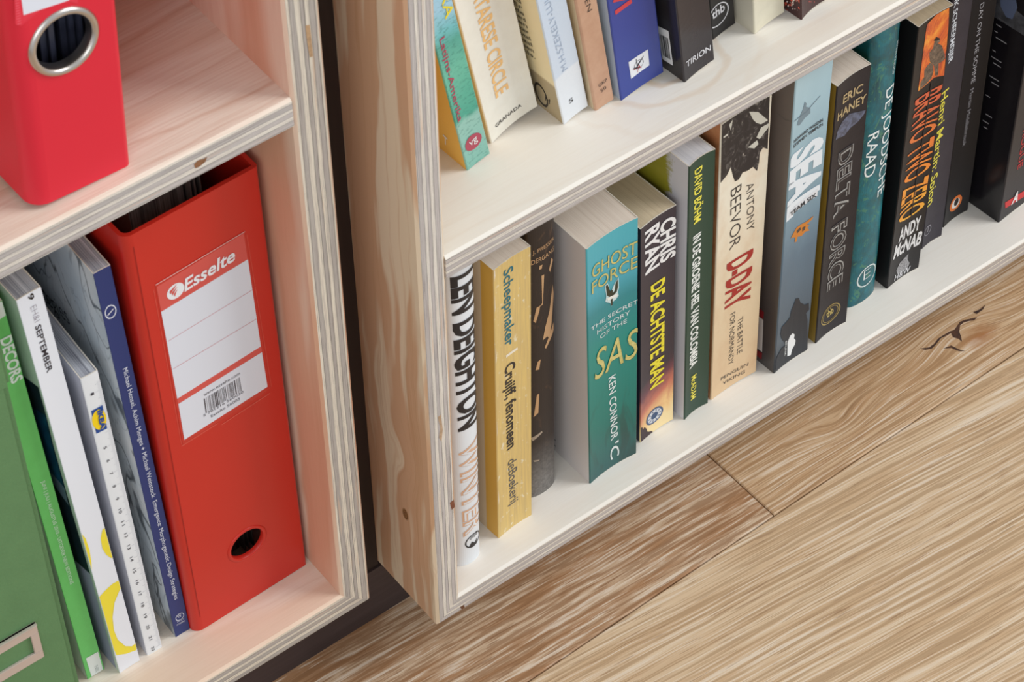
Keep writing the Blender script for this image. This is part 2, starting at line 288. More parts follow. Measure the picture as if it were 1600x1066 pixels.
# ---------------------------------------------------------------- books: lettering and printed marks lie on the real spine surface
H_CAP = None; _tc = {}
def glyphs(s, bold):
    k = (s, bold)
    if k not in _tc:
        cu = D.curves.new('t', 'FONT'); cu.body = s; cu.resolution_u = 3; cu.offset = bold
        ob = D.objects.new('t', cu); COL.objects.link(ob); me = D.meshes.new_from_object(ob)
        _tc[k] = ([tuple(v.co) for v in me.vertices], [tuple(p.vertices) for p in me.polygons])
        D.objects.remove(ob); D.curves.remove(cu); D.meshes.remove(me)
    return _tc[k]
H_CAP = max(v[1] for v in glyphs('H', 0)[0])
class Thing:
    """A box-like thing seen by its spine: x across the spine, y into the shelf, z up."""
    def __init__(s, name, loc, yaw, lean, w, h, depth, label, cat, group=None, bulge=0., rnd=False):
        R = Matrix.Rotation(math.radians(yaw), 3, 'Z') @ Matrix.Rotation(math.radians(lean), 3, 'Y')
        loc = Vector(loc)
        if lean > 0:                                   # leans right: it stands on its right corner
            loc = loc + Vector((0, 0, math.sin(math.radians(lean)) * w))
        s.root = empty(name, loc, R); s.M = Matrix.Translation(loc) @ R.to_4x4(); s.Mi = s.M.inverted()
        s.w, s.h, s.d, s.bulge, s.rnd = w, h, depth, bulge, rnd; s.lay = 0
        tag(s.root, label, cat, group)
    def disp(s, u):                                    # outward bow of the spine at x = u
        t = min(max(u / s.w, 0), 1)
        return s.bulge * (math.sqrt(max(0, 1 - (2 * t - 1) ** 2)) if s.rnd else 4 * t * (1 - t))
    def hit(s, px, face):
        r = CAM_R @ Vector(((px[0] - 800) / FPX, -(px[1] - 533) / FPX, -1)); o = s.Mi @ CAM_C; r = s.Mi.to_3x3() @ r
        if face == 'S': t = -o.y / r.y; q = o + r * t; return Vector((q.x, q.z))
        t = -o.x / r.x; q = o + r * t; return Vector((-q.y, q.z))
    def place(s, p, face, e):
        return (p.x, -s.disp(p.x) - e, p.y) if face == 'S' else (-e, -p.x, p.y)
    def put(s, name, P, F, mat, face, e, clip=True):
        bm = bmesh.new(); vv = [bm.verts.new((p.x, p.y, 0)) for p in P]
        for f in F:
            try: bm.faces.new([vv[i] for i in f])
            except ValueError: pass
        def cut(co, no, clear=False):
            bmesh.ops.bisect_plane(bm, geom=bm.verts[:] + bm.edges[:] + bm.faces[:], plane_co=co, plane_no=no, clear_outer=clear)
        if face == 'S':
            if clip:
                m = .0003
                cut((s.w - m, 0, 0), (1, 0, 0), True); cut((m, 0, 0), (-1, 0, 0), True); cut((0, s.h - m, 0), (0, 1, 0), True); cut((0, m, 0), (0, -1, 0), True)
            if abs(s.bulge) > .0002:
                for k in range(1, 12 if s.rnd else 6): cut((s.w * k / (12 if s.rnd else 6), 0, 0), (1, 0, 0))
        elif clip:
            cut((-.001, 0, 0), (1, 0, 0), True); cut((0, s.h - .0005, 0), (0, 1, 0), True); cut((0, .0005, 0), (0, -1, 0), True); cut((-s.d, 0, 0), (-1, 0, 0), True)
        for v in bm.verts: v.co = s.place(v.co.copy(), face, e)
        if not bm.faces: bm.free(); return None
        me = D.meshes.new(name); bm.to_mesh(me); bm.free(); me.materials.append(mat)
        return link(name, me, s.root)
    def text(s, txt, a, b, c, mat, name='lettering', face='S', bold=.0, shear=0., e=None, lift=0, local=False):
        if isinstance(mat, tuple): mat = plain(mat)
        A, B, Cc = (Vector(a), Vector(b), Vector(c)) if local else (s.hit(a, face), s.hit(b, face), s.hit(c, face))
        xh = (B - A); L = xh.length; xh.normalize(); yh = Vector((-xh.y, xh.x)); hh = abs((Cc - A).dot(yh))
        V, F = glyphs(txt, bold); x0 = min(v[0] for v in V); x1 = max(v[0] for v in V)
        P = [A + xh * ((v[0] - x0) / (x1 - x0) * L + shear * v[1] / H_CAP * hh) + yh * (v[1] / H_CAP * hh) for v in V]
        return s.put(name, P, F, mat, face, e or .00022 + lift * .00008)
    def poly(s, pts, mat, name='printed_mark', face='S', lift=0, local=False, clip=True):
        if isinstance(mat, tuple): mat = plain(mat)
        P = [Vector(p) if local else s.hit(p, face) for p in pts]
        return s.put(name, P, [tuple(range(len(P)))], mat, face, .00014 + lift * .00006, clip)
    def disc(s, c, r, mat, name='printed_mark', face='S', lift=0, asp=1., ring=0., n=28):   # r in metres
        if isinstance(mat, tuple): mat = plain(mat)
        q = s.hit(c, face); P = [q + Vector((math.cos(6.2832 * i / n) * r, math.sin(6.2832 * i / n) * r * asp)) for i in range(n)]
        if ring:
            P += [q + (p - q) * (1 - ring) for p in P]; F = [(i, (i + 1) % n, n + (i + 1) % n, n + i) for i in range(n)]
        else: F = [tuple(range(n))]
        return s.put(name, P, F, mat, face, .00014 + lift * .00006)
def wobble(n, r1, r2, seed):                            # ragged blob outline
    rr = random.Random(seed); return [(math.cos(6.2832 * i / n) * r1 * rr.uniform(.6, 1.15), math.sin(6.2832 * i / n) * r2 * rr.uniform(.6, 1.15)) for i in range(n)]
def pages_mat(name, c, dark, lines=1.):
    g = G(name, .75, .15); x, y, z = g.coord()
    n = g.noise(g.vec(g.mul(x, 2600.), g.mul(y, 14.), g.mul(z, 14.)), 1., 2, .7)
    n2 = g.noise(g.vec(g.mul(x, 500.), g.mul(y, 6.), g.mul(z, 6.)), 1., 3, .6)
    return g.out(g.mix(g.mul(g.ramp(g.add(g.mul(n, .6), g.mul(n2, .4)), ((.40, 1.), (.62, 0.))), .6 * lines), c, dark), n, .4 * lines, .0004)
PG_CREAM = pages_mat('pages_aged_cream', (236, 226, 214), (206, 190, 174), .8); PG_TAN = pages_mat('pages_tan', (218, 202, 174), (186, 166, 136), .8)
PG_WHITE = pages_mat('pages_white', (236, 238, 244), (190, 194, 206)); PG_GREY = pages_mat('pages_glossy_grey', (214, 218, 226), (112, 116, 128), 1.5)
def book(name, loc, yaw, lean, w, h, depth, label, cat, group, spine, left, right=None, pages=PG_CREAM, bulge=-.0006, rnd=False, t=.0005, inset=.0004, corner=.0009):
    s = Thing(name, loc, yaw, lean, w, h, depth, label, cat, group, bulge, rnd)
    r = min(corner, w * .2); n = 14; prof = [(0, depth, 1), (0, depth * .5, 1), (0, r, 1)]
    for i in range(1, 4):
        a = math.pi / 2 * i / 4; prof.append((r - r * math.cos(a), r - r * math.sin(a), 0))
    for i in range(n + 1):
        u = r + (w - 2 * r) * i / n; prof.append((u, -s.disp(u) + (s.disp(r) if rnd else 0) * 0, 0))
    if rnd: prof = prof[:3] + [(w * (1 - math.cos(math.pi * i / 20)) / 2, r - r * 1. - s.bulge * math.sin(math.pi * i / 20), 0) for i in range(21)]
    else:
        for i in range(1, 4):
            a = math.pi / 2 * i / 4; prof.append((w - r + r * math.sin(a), r - r * math.cos(a), 0))
    prof += [(w, r, 2), (w, depth * .5, 2), (w, depth, 2)]
    inner = [(min(max(p[0], t), w - t), p[1] if p[1] > depth * .4 else p[1] + t * 1.2) for p in prof]
    m = len(prof); V = []
    for z in (0, h): V += [(p[0], p[1], z) for p in prof] + [(p[0], p[1], z) for p in inner]
    F = []; mi = []
    for i in range(m - 1):
        k = 1 if prof[i + 1][2] == 1 else 2 if prof[i][2] == 2 else 0
        F.append((i, i + 1, 2 * m + i + 1, 2 * m + i)); mi.append(k)
        F.append((m + i, m + i + 1, 3 * m + i + 1, 3 * m + i)); mi.append(3)
        F.append((i, i + 1, m + i + 1, m + i)); mi.append(3); F.append((2 * m + i, 2 * m + i + 1, 3 * m + i + 1, 3 * m + i)); mi.append(3)
    for i in (0, m - 1): F.append((i, m + i, 3 * m + i, 2 * m + i)); mi.append(3)
    spine, left = [plain(c) if isinstance(c, tuple) else c for c in (spine, left)]
    right = plain(right) if isinstance(right, tuple) else (right or left)
    build('cover', V, F, [spine, left, right, plain((232, 226, 214), .7)], s.root, mi)
    # page block follows the inside of the cover
    pb = [(min(max(p[0], t * 1.05), w - t * 1.05), p[1] + t * 1.3) for p in prof if p[1] < depth * .4]
    pb = [(t * 1.05, depth - .002)] + pb + [(w - t * 1.05, depth - .002)]
    k = len(pb); V = [(p[0], p[1], inset) for p in pb] + [(p[0], p[1], h - inset) for p in pb]
    build('page_block', V, [tuple(range(k)), tuple(range(2 * k - 1, k - 1, -1))] + [(i, (i + 1) % k, k + (i + 1) % k, k + i) for i in range(k)], pages, s.root)
    return s
def grad(name, h, stops, rough=.35, noise=0., nscale=40., nvec=(1, 1, 1), bump=0., spec=.45):
    g = G(name, rough, spec); x, y, z = g.coord(); f = g.mul(z, 1 / h)
    if noise:
        nn = g.noise(g.vec(g.mul(x, nvec[0]), g.mul(y, nvec[1]), g.mul(z, nvec[2])), nscale, 4, .6)
        f = g.add(f, g.mul(g.add(nn, -.5), noise))
    return g.out(g.ramp(f, stops))
GL, GU, GM = 'paperbacks on the lower right shelf', 'leaning books on the upper right shelf', 'magazines and binders in the left unit'
K = (34, 30, 32); W = (240, 240, 240)

# ---- lower right shelf
b = book('paperback_book', (.0262, .0185, ZR), 3, .3, .0172, .2440, .13, 'white paperback with bold black slanted author name, first book beside the left side board', 'book', GL,
         (232, 238, 244), (226, 226, 226), bulge=.0050, rnd=True)
b.text('LEN DEIGHTON', (699, 428), (710.5, 668), (735, 406), (38, 36, 40), 'author_name', bold=.035)
b.text('WINTER', (711, 690), (718, 832), (743, 672), (226, 184, 152), 'title', bold=.035)
b.text('WINTER', (711, 694), (718, 829), (741, 676), (232, 236, 240), 'title', bold=-.012, lift=2)
b.disc((731, 835), .0058, K, 'publisher_mark', ring=.14, lift=1); b.text('SPHERE', (725, 836), (738, 826), (724, 831), K, 'publisher_mark'); b.poly([(724, 846), (728, 838), (733, 839), (737, 832), (736, 841), (730, 846)], K, lift=1)

g = G('worn_yellow_cloth_spine', .55, .3); x, y, z = g.coord()
n = g.noise(g.vec(g.mul(x, 900.), 0., g.mul(z, 22.)), 1., 3, .7); n2 = g.noise(g.vec(g.mul(x, 300.), 0., g.mul(z, 160.)), 1., 4, .6)
c = g.mix(g.ramp(n, ((.35, 0.), (.65, 1.))), (228, 198, 124), (208, 180, 122)); c = g.mix(g.ramp(n2, ((.60, 0.), (.68, .8))), c, (236, 228, 202))
yel = g.out(c, n2, .15, .0004)
g = G('orange_cover_with_glue_strip', .4, .4); x, y, z = g.coord()
yelL = g.out(g.ramp(g.mul(y, 10.), ((0, (206, 158, 66)), (.10, (214, 164, 70)), (.105, (212, 190, 160)), (.185, (208, 186, 156)), (.195, (236, 172, 40)), (1, (230, 160, 30)))))
b = book('paperback_book', (.0566, .0178, ZR), 4, .1, .0252, .2225, .12, 'yellow worn paperback with teal title lettering and orange cover', 'book', GL, yel, yelL, yelL, pages=PG_CREAM, bulge=-.0010, corner=.0006)
TEAL = (36, 110, 126)
b.text('Scheepmaker', (788.5, 425), (791, 545), (803, 415), TEAL, 'title', bold=.015)
b.poly([(792, 557), (810, 544), (810.5, 547.5), (792.5, 560.5)], (240, 232, 214))
b.text('Cruijff, fenomeen', (790.5, 574), (794, 706), (806, 563), (50, 44, 42), 'title', bold=.02)
b.text('deBoekerij', (795, 723), (799, 791), (808.5, 716), (90, 90, 92), 'publisher_name')
for i, (zz, s1) in enumerate(((.03, .0009), (.09, .0007), (.15, .0010), (.19, .0008), (.214, .0012))):
    b.poly([(0.0002, zz), (s1, zz + .004), (.0004, zz + .014), (.0002, zz + .012)], (238, 226, 206), 'worn_edge', local=True)

g = G('dark_brown_brushed_spine', .45, .4); x, y, z = g.coord()
n = g.noise(g.vec(g.mul(x, 120.), 0., g.mul(z, 60.)), 1., 4, .6, 1.5)
n3 = g.noise(g.vec(g.mul(x, 500.), g.mul(y, 500.), g.mul(z, 500.)), 1., 3, .6)
c = g.mix(g.ramp(n, ((.60, 0.), (.74, .5))), (46, 37, 34), (110, 82, 60)); low = g.ramp(g.mul(z, 5.), ((.06, 1.), (.24, 0.)))
c = g.mix(low, c, g.mix(n3, (60, 58, 58), (150, 146, 142)))
b = book('paperback_book', (.0880, .0310, ZR), 4, -.4, .0198, .2270, .12, 'dark brown paperback with copper brush strokes, pushed back with a rounded spine', 'book', GL, g.out(c), (52, 44, 42), bulge=.0035, rnd=True)
CU = (200, 160, 118)
b.text('DR. J. PRESSER', (813, 403), (861, 371), (813, 397), CU, 'author_name'); b.text('ONDERGANG', (812, 419), (861, 387), (812, 412), CU, 'title'); b.text('I', (835, 416), (839, 414), (835, 410), CU, 'title')
for P in ([(839, 425), (843, 423), (841, 470), (836, 474), (840, 468)], [(832, 476), (837, 472), (836, 480), (831, 500), (828, 498)], [(856, 398), (859, 402), (853, 420), (851, 416)], [(858, 440), (861, 455), (856, 500), (852, 523), (848, 520), (841, 526), (845, 505), (852, 480)],
          [(860, 500), (861, 512), (846, 539), (844, 537)], [(834, 560), (838, 556), (836, 572), (831, 574)], [(833, 612), (836, 610), (835, 640), (829, 648), (831, 630)], [(826, 682), (840, 668), (841, 670), (828, 686)], [(829, 716), (837, 713), (836, 715), (830, 718)]):
    b.poly(P, CU if P[0][1] < 660 else (170, 156, 140), 'brush_stroke')

g = G('teal_gradient_spine', .28, .5); x, y, z = g.coord()
n = g.noise(g.vec(g.mul(x, 60.), 0., g.mul(z, 22.)), 1., 3, .55, 1.2)
c = g.ramp(g.mul(z, 1 / .2005), ((0, (16, 84, 84)), (.25, (0, 122, 112)), (.55, (8, 140, 130)), (.72, (40, 138, 146)), (.80, (70, 168, 186)), (1, (76, 178, 192))))
c = g.mix(g.mul(g.ramp(n, ((.5, 0.), (.62, 1.))), g.ramp(g.mul(z, 5.), ((.10, .75), (.42, 0.)))), c, (26, 66, 62))
b = book('paperback_book', (.1217, .0165, ZR), 1, -1.7, .0352, .2005, .125, 'thick teal paperback with embossed gold lettering and pale grey back cover', 'book', GL, g.out(c), (214, 208, 206), (16, 110, 110), bulge=-.0016)
GO = mottled('embossed_gold_foil', (226, 214, 140), (186, 178, 96), 300, .22, .1, .6); GS = plain((96, 100, 56), .3)
def emboss(t, a, bb, c, **k):
    o = .6
    b.text(t, (a[0] + o, a[1] + o), (bb[0] + o, bb[1] + o), (c[0] + o, c[1] + o), GS, 'title_shadow', **k); b.text(t, a, bb, c, GO, 'title', lift=2, **k)
emboss('GHOST', (925.5, 437), (995, 395), (925.5, 418)); emboss('FORCE', (925.5, 460.5), (995.5, 417), (925.5, 442.5))
for P in ([(949, 449), (952, 447), (955, 455), (958, 464), (957, 468), (951, 464)], [(964, 446), (967.5, 438), (968, 450), (966, 458), (960, 465), (959.5, 461), (963, 456)], [(956, 458), (958, 455), (960, 456), (959.5, 479), (957.5, 480)]):
    b.poly([(p[0], p[1]) for p in P], (52, 56, 40), 'winged_emblem', lift=3)
for P in ([(947.5, 449), (952, 445), (954, 449), (956.5, 461), (963, 445), (969, 435.5), (969.5, 452), (968, 458), (969, 464), (965, 470), (960, 474), (958.5, 481), (956, 476), (948.5, 474), (950, 465)],): b.poly(P, (206, 226, 226), 'emblem_outline', lift=1)
b.poly([(951, 468), (966, 461), (967, 465), (952, 472)], (240, 240, 232), 'winged_emblem', lift=4)
WT = (226, 236, 236)
b.text('THE SECRET', (923.8, 519), (996.5, 473.5), (923.8, 513), WT, 'subtitle'); b.text('HISTORY', (934.6, 524.5), (985.5, 492), (934.6, 518), WT, 'subtitle'); b.text('OF THE', (939.7, 532), (981, 505.5), (939.7, 525.5), WT, 'subtitle')
emboss('SAS', (929.5, 597), (994, 556.5), (929.5, 553), shear=.08)
b.text('KEN CONNOR', (953.3, 593.5), (957.5, 692), (963.8, 587), WT, 'author_name', bold=.012); b.text("'C", (955, 699), (957, 722), (968, 692), WT, 'publisher_mark', bold=.01)
for i in range(3): b.poly([(862.5, 682 + i * 9), (868.5, 688 + i * 9), (868.5, 689.2 + i * 9), (862.5, 683.2 + i * 9)], (96, 92, 92), 'blurb_line', 'L')

g = G('night_to_sunset_spine', .3, .5); x, y, z = g.coord()
n = g.noise(g.vec(g.mul(x, 70.), 0., g.mul(z, 45.)), 1., 4, .6, 1.)
c = g.ramp(g.add(g.mul(z, 1 / .185), g.add(g.mul(g.add(n, -.5), .12), g.mul(x, -3.0))), ((0, (250, 226, 170)), (.05, (248, 206, 140)), (.12, (206, 120, 96)), (.20, (110, 58, 72)), (.27, (48, 40, 54)), (1, (44, 39, 55))))
b = book('paperback_book', (.1639, .0222, ZR), 3, -2.2, .0262, .1845, .118, 'dark purple paperback with yellow title and a sunset at the foot of the spine', 'book', GL, g.out(c), (54, 48, 64), pages=PG_TAN, bulge=-.0010)
b.text('CHRIS', (1034.5, 349), (1034, 414), (1055, 335), W, 'author_name', bold=.035); b.text('RYAN', (1009.5, 363), (1010, 431), (1031, 349), W, 'author_name', bold=.035)
b.text('DE ACHTSTE MAN', (1019, 448), (1018, 611), (1039.5, 433), (240, 226, 60), 'title', bold=.03)
b.disc((1024, 650.8), .0068, (70, 92, 130), 'publisher_mark'); b.disc((1024, 650.8), .0055, (214, 220, 228), 'publisher_mark', lift=1, ring=.5); b.disc((1024, 650.8), .0022, (60, 90, 130), 'publisher_mark', lift=2, ring=.4)
for i in range(10):
    a = i * .628; q = b.hit((1024, 650.8), 'S'); b.poly([(q.x + .0028 * math.cos(a), q.y + .0028 * math.sin(a)), (q.x + .0050 * math.cos(a - .06), q.y + .0050 * math.sin(a - .06)), (q.x + .0050 * math.cos(a + .12), q.y + .0050 * math.sin(a + .12))], (60, 70, 110), 'publisher_mark', lift=3, local=True)
b.poly([(1001, 692), (1001, 669), (1004, 668), (1005, 672), (1008, 668), (1011, 671), (1013, 676), (1020, 675), (1023, 678), (1015, 682)], (58, 40, 50), 'rider_silhouette')

g = G('olive_brushed_cover', .35, .45); x, y, z = g.coord(); n = g.noise(g.vec(g.mul(y, 30.), g.mul(x, 30.), g.mul(z, 90.)), 1., 4, .7); n2 = g.noise(g.vec(g.mul(y, 500.), 1., g.mul(z, 30.)), 1., 3, .7)
f = g.ramp(g.add(g.add(g.mul(y, 22.), g.mul(g.add(n, -.5), .5)), g.mul(g.add(n2, -.5), .2)), ((.30, 0.), (.38, 1.)))
olive = g.out(g.mix(f, (222, 220, 226), g.mix(n, (150, 146, 30), (176, 166, 60))))
b = book('paperback_book', (.1951, .0195, ZR), 3, -2.3, .0192, .2150, .12, 'dark green paperback with narrow yellow and white lettering, white page tops', 'book', GL, (44, 72, 58), olive, (44, 72, 58), pages=PG_WHITE, bulge=-.0014)
b.text('DAVID BÖHM', (1087.6, 268), (1086, 353), (1099.5, 259.5), (244, 234, 90), 'author_name', bold=.02)
b.text('IN DE GROENE HEL VAN COLOMBIA', (1085, 372), (1079.3, 579), (1097.5, 364), (240, 244, 240), 'title', bold=.03)
b.text('McADAM', (1082.5, 591), (1081.3, 628), (1090.5, 585), (240, 230, 90), 'publisher_name', bold=.015)

g = G('aged_photo_spine', .5, .35); x, y, z = g.coord()
n = g.noise(g.vec(g.mul(x, 50.), 0., g.mul(z, 30.)), 1., 5, .65); c = g.ramp(g.mul(z, 1 / .228), ((0, (226, 196, 156)), (.35, (232, 212, 178)), (.7, (240, 232, 212)), (1, (236, 230, 212))))
c = g.mix(g.mul(g.ramp(n, ((.45, 0.), (.75, 1.))), .5), c, (210, 170, 130))
cream = g.out(c)
g = G('battle_photo_print', .45, .35); x, y, z = g.coord(); n = g.noise(g.vec(g.mul(x, 160.), 0., g.mul(z, 110.)), 1., 5, .65, 1.6)
photo = g.out(g.ramp(n, ((.50, (42, 38, 40)), (.60, (70, 66, 66)), (.66, (140, 134, 126)), (.74, (210, 204, 190)))))
b = book('paperback_book', (.2171, .0214, ZR), 0, -1.9, .0354, .2300, .125, 'cream paperback with a black and white photo above large red title letters', 'book', GL, cream, mottled('orange_brown_board', (206, 146, 100), (180, 110, 70), 80), bulge=-.0010)
b.poly([(1128, 190), (1203, 150), (1199.5, 233), (1193, 231), (1188, 240), (1187, 254), (1184, 268), (1178, 262), (1170, 268), (1162, 271), (1156, 282), (1150, 285), (1147, 277), (1143, 262), (1137, 274), (1126, 286)], photo, 'photo_print')
for P in ([(1172, 176), (1186, 176), (1200, 188), (1190, 195), (1183, 193), (1178, 188)], [(1190, 200), (1202, 192), (1200, 200), (1188, 218), (1183, 216)], [(1170, 232), (1184, 220), (1186, 226), (1180, 233)], [(1130, 214), (1138, 209), (1138, 212), (1131, 216)], [(1140, 196), (1146, 188), (1143, 205)]):
    b.poly(P, (206, 204, 192), 'photo_highlight', lift=1)
RD_ = (170, 44, 40); KD = (66, 60, 58)
b.text('ANTONY', (1167.8, 291), (1168.6, 364), (1179, 284), KD, 'author_name', bold=-.012); b.text('BEEVOR', (1143, 299), (1141, 393), (1160.5, 288), KD, 'author_name', bold=-.012)
b.text('D-DAY', (1138.5, 413), (1134.5, 491), (1176.5, 388), RD_, 'title', bold=.03)
b.text('THE BATTLE', (1154.5, 500), (1153, 556), (1162.5, 495), KD, 'subtitle', bold=-.01); b.text('FOR NORMANDY', (1142.5, 493), (1139.5, 573), (1150.5, 488), KD, 'subtitle', bold=-.01)
b.text('PENGUIN', (1127, 596), (1169.5, 572), (1127, 591.5), KD, 'publisher_name'); b.text('VIKING', (1130, 603), (1164.5, 584), (1130, 598.5), KD, 'publisher_name')

g = G('stormy_blue_spine', .3, .5); x, y, z = g.coord(); n = g.noise(g.vec(g.mul(x, 40.), 0., g.mul(z, 18.)), 1., 4, .6)
blue = g.out(g.ramp(g.add(g.mul(z, 1 / .237), g.mul(g.add(n, -.5), .18)), ((0, (34, 38, 46)), (.05, (46, 54, 66)), (.11, (72, 88, 102)), (.40, (92, 118, 138)), (.55, (118, 148, 166)), (.72, (144, 176, 190)), (1, (176, 208, 220)))))
g = G('grey_brown_back_cover', .3, .5); x, y, z = g.coord(); n = g.noise(g.vec(g.mul(y, 26.), 0., g.mul(z, 9.)), 1., 3, .5)
gb = g.out(g.mix(g.ramp(g.mul(z, 4.2), ((.2, 0.), (.7, .5))), g.mix(n, (46, 48, 54), (92, 84, 78)), (150, 140, 130)))
b = book('paperback_book', (.2600, .0140, ZR), 3, -1.5, .0280, .2430, .13, 'blue grey paperback with huge white letters, an orange emblem and a soldier silhouette', 'book', GL, blue, gb, bulge=-.0010)
DK = (44, 48, 56)
b.text('HOWARD WASDIN', (1241, 224), (1286.5, 190), (1241, 219.5), DK, 'author_name', bold=.02); b.text('STEPHEN TEMPLIN', (1240, 232), (1286.3, 196.5), (1240, 227.5), DK, 'author_name', bold=.02)
b.text('SEAL', (1237.5, 243), (1231.5, 345), (1284, 209), (232, 240, 246), 'title', bold=.05)
b.poly([(1232.5, 341), (1233.5, 331), (1278.3, 295), (1277.4, 306)], (228, 232, 236), 'title_strip', lift=3); b.text('TEAM SIX', (1235, 338.5), (1275.5, 306.8), (1235, 332.5), DK, 'subtitle', bold=.02, e=.0006)
for P in ([(1236, 374), (1243, 362), (1246, 357), (1253, 352), (1262, 347), (1272, 338), (1270, 343), (1262, 352), (1266, 352), (1263, 357), (1266, 361), (1260, 363), (1254, 370), (1248, 371), (1246, 379), (1243, 380), (1244, 372), (1239, 372)],): b.poly(P, (208, 130, 52), 'eagle_emblem', lift=1)
for P in ([(1246, 362), (1252, 356), (1253, 360), (1247, 366)], [(1255, 357), (1260, 354), (1259, 360), (1255, 363)]): b.poly(P, (84, 70, 60), 'eagle_emblem', lift=2)
b.poly([(1246, 196), (1250, 184), (1256, 172), (1259, 160), (1262, 163), (1261, 168), (1268, 170), (1268, 178), (1259, 186), (1256, 190), (1250, 197)], (120, 140, 152), 'helicopter_print')
b.poly([(1241, 189), (1262, 175), (1283, 150), (1283, 151), (1262, 176.5), (1241, 190.2)], (110, 128, 140), 'cable_print', lift=1)
b.poly([(1220, 523), (1222, 512), (1230, 504), (1236, 497), (1238, 486), (1242, 477), (1245, 468), (1250, 467), (1252, 474), (1258, 477), (1264, 474), (1264.5, 484), (1260, 490), (1262, 500), (1261.5, 545), (1212, 580), (1213, 560), (1222, 545), (1230, 540), (1222, 530)], (40, 44, 52), 'soldier_silhouette', lift=1)
b.poly([(1231.5, 558), (1232, 536), (1236, 526), (1240, 522), (1243, 524), (1242, 530), (1244.5, 533), (1243, 540), (1239, 547), (1237, 556)], (240, 244, 246), 'publisher_mark', lift=2)
b.text('BRUNA', (1228, 535), (1226.6, 557), (1230.6, 533), (236, 240, 240), 'publisher_name', lift=2)
b.poly([(1184, 493), (1193, 500), (1191, 550), (1182, 543)], (214, 210, 206), 'barcode_patch', 'L'); b.poly([(1183, 478), (1194, 488), (1193, 499), (1184, 492)], (140, 34, 40), 'red_patch', 'L'); b.poly([(1181, 545), (1191, 552), (1190, 562), (1181, 554)], (140, 34, 40), 'red_patch', 'L')
b.poly([(1215, 176), (1228, 187), (1240, 189.5), (1240, 190.5), (1228, 188.3), (1215, 177.2)], (112, 106, 100), 'cable_print', 'L')

gold = (148, 120, 44)
b = book('paperback_book', (.2955, .0164, ZR), 3, -2.0, .0262, .2155, .12, 'black paperback with outlined grey letters and olive gold cover edge', 'book', GL, mottled('worn_black_cover', (38, 34, 38), (46, 42, 46), 40, .45, spec=.25), gold, bulge=-.0014, pages=PG_CREAM)
GT = (186, 164, 122)
b.text('ERIC', (1318.5, 164), (1349, 144), (1318, 152.5), GT, 'author_name', bold=.02); b.text('HANEY', (1309, 190), (1353.5, 159), (1309, 178.5), GT, 'author_name', bold=.02)
bl = mottled('blue_figure_print', (52, 52, 62), (112, 122, 150), 300, .4)
b.poly([(1306, 220), (1310, 205), (1318, 192), (1330, 180), (1344, 176), (1353, 172), (1350, 180), (1342, 192), (1330, 203), (1322, 214), (1312, 217)], bl, 'figure_print')
OG = (164, 164, 162)
for t, p, q, r in (('DELTA', (1313.5, 241), (1304.5, 344), (1335, 226)), ('FORCE', (1302.5, 357), (1294.5, 458), (1325, 342))):
    b.text(t, p, q, r, OG, 'title', bold=.034); b.text(t, p, q, r, (45, 40, 44), 'title_fill', bold=-.008, lift=2)
b.disc((1299.5, 492.4), .0082, (170, 148, 84), 'publisher_mark', ring=.09); b.disc((1299.5, 492.4), .0066, (150, 130, 70), 'publisher_mark', ring=.08)
b.text('thb', (1294, 499), (1305, 489), (1294, 489), (190, 170, 100), 'publisher_mark', bold=.03)

g = G('teal_marbled_cover', .35, .45); x, y, z = g.coord(); n = g.noise(g.vec(g.mul(x, 60.), g.mul(y, 60.), g.mul(z, 36.)), 1., 5, .65, .8); n2 = g.noise(g.vec(g.mul(x, 90.), g.mul(y, 90.), g.mul(z, 60.)), 1., 4, .7, 2.)
c = g.ramp(n, ((.3, (0, 68, 80)), (.5, (0, 100, 114)), (.68, (16, 126, 138)))); c = g.mix(g.ramp(n2, ((.54, 0.), (.56, .55), (.60, 0.), (.64, .6))), c, (34, 84, 74)); c = g.mix(g.ramp(n2, ((.40, .45), (.415, 0.))), c, (92, 150, 96))
b = book('paperback_book', (.3300, .0270, ZR), 2, -2.6, .0230, .2380, .12, 'teal marbled paperback with white lettering and a rounded spine', 'book', GL, g.out(c), (10, 80, 86), bulge=.0032, rnd=True)
b.text('HANS KNOOP', (1396.5, 62), (1388, 114), (1401, 58), (206, 220, 220), 'author_name')
b.text('DE JOODSCHE', (1378.5, 136), (1364.5, 304), (1393, 128), (236, 244, 244), 'title'); b.text('RAAD', (1352, 208), (1345, 277), (1367, 199), (236, 244, 244), 'title')
b.disc((1349, 426), .0082, (220, 232, 232), 'publisher_mark', ring=.12, asp=1.1, lift=1); b.text('E', (1343, 434), (1354, 426), (1343, 420), (226, 236, 236), 'publisher_mark', bold=-.02)

g = G('black_spine_fire_print', .35, .45); x, y, z = g.coord()
blk = mottled('black_gloss_cover', (20, 18, 22), (25, 23, 28), 30, .35, spec=.3)
fire_g = G('fire_print', .35, .45); x, y, z = fire_g.coord(); n = fire_g.noise(fire_g.vec(fire_g.add(fire_g.mul(x, 90.), fire_g.mul(z, -40.)), 0., fire_g.add(fire_g.mul(z, 30.), fire_g.mul(x, 30.))), 1., 5, .7, 1.)
fire = fire_g.out(fire_g.ramp(n, ((.34, (150, 60, 50)), (.46, (216, 96, 40)), (.58, (240, 140, 50)), (.7, (248, 188, 80)))))
fg = G('fire_lettering', .35, .45); x, y, z = fg.coord(); n = fg.noise(fg.vec(fg.mul(x, 200.), 0., fg.mul(z, 90.)), 1., 3, .6)
firet = fg.out(fg.ramp(fg.add(fg.mul(z, 5.), fg.mul(fg.add(n, -.5), .5)), ((.20, (246, 190, 60)), (.45, (240, 140, 50)), (.75, (214, 96, 60)))))
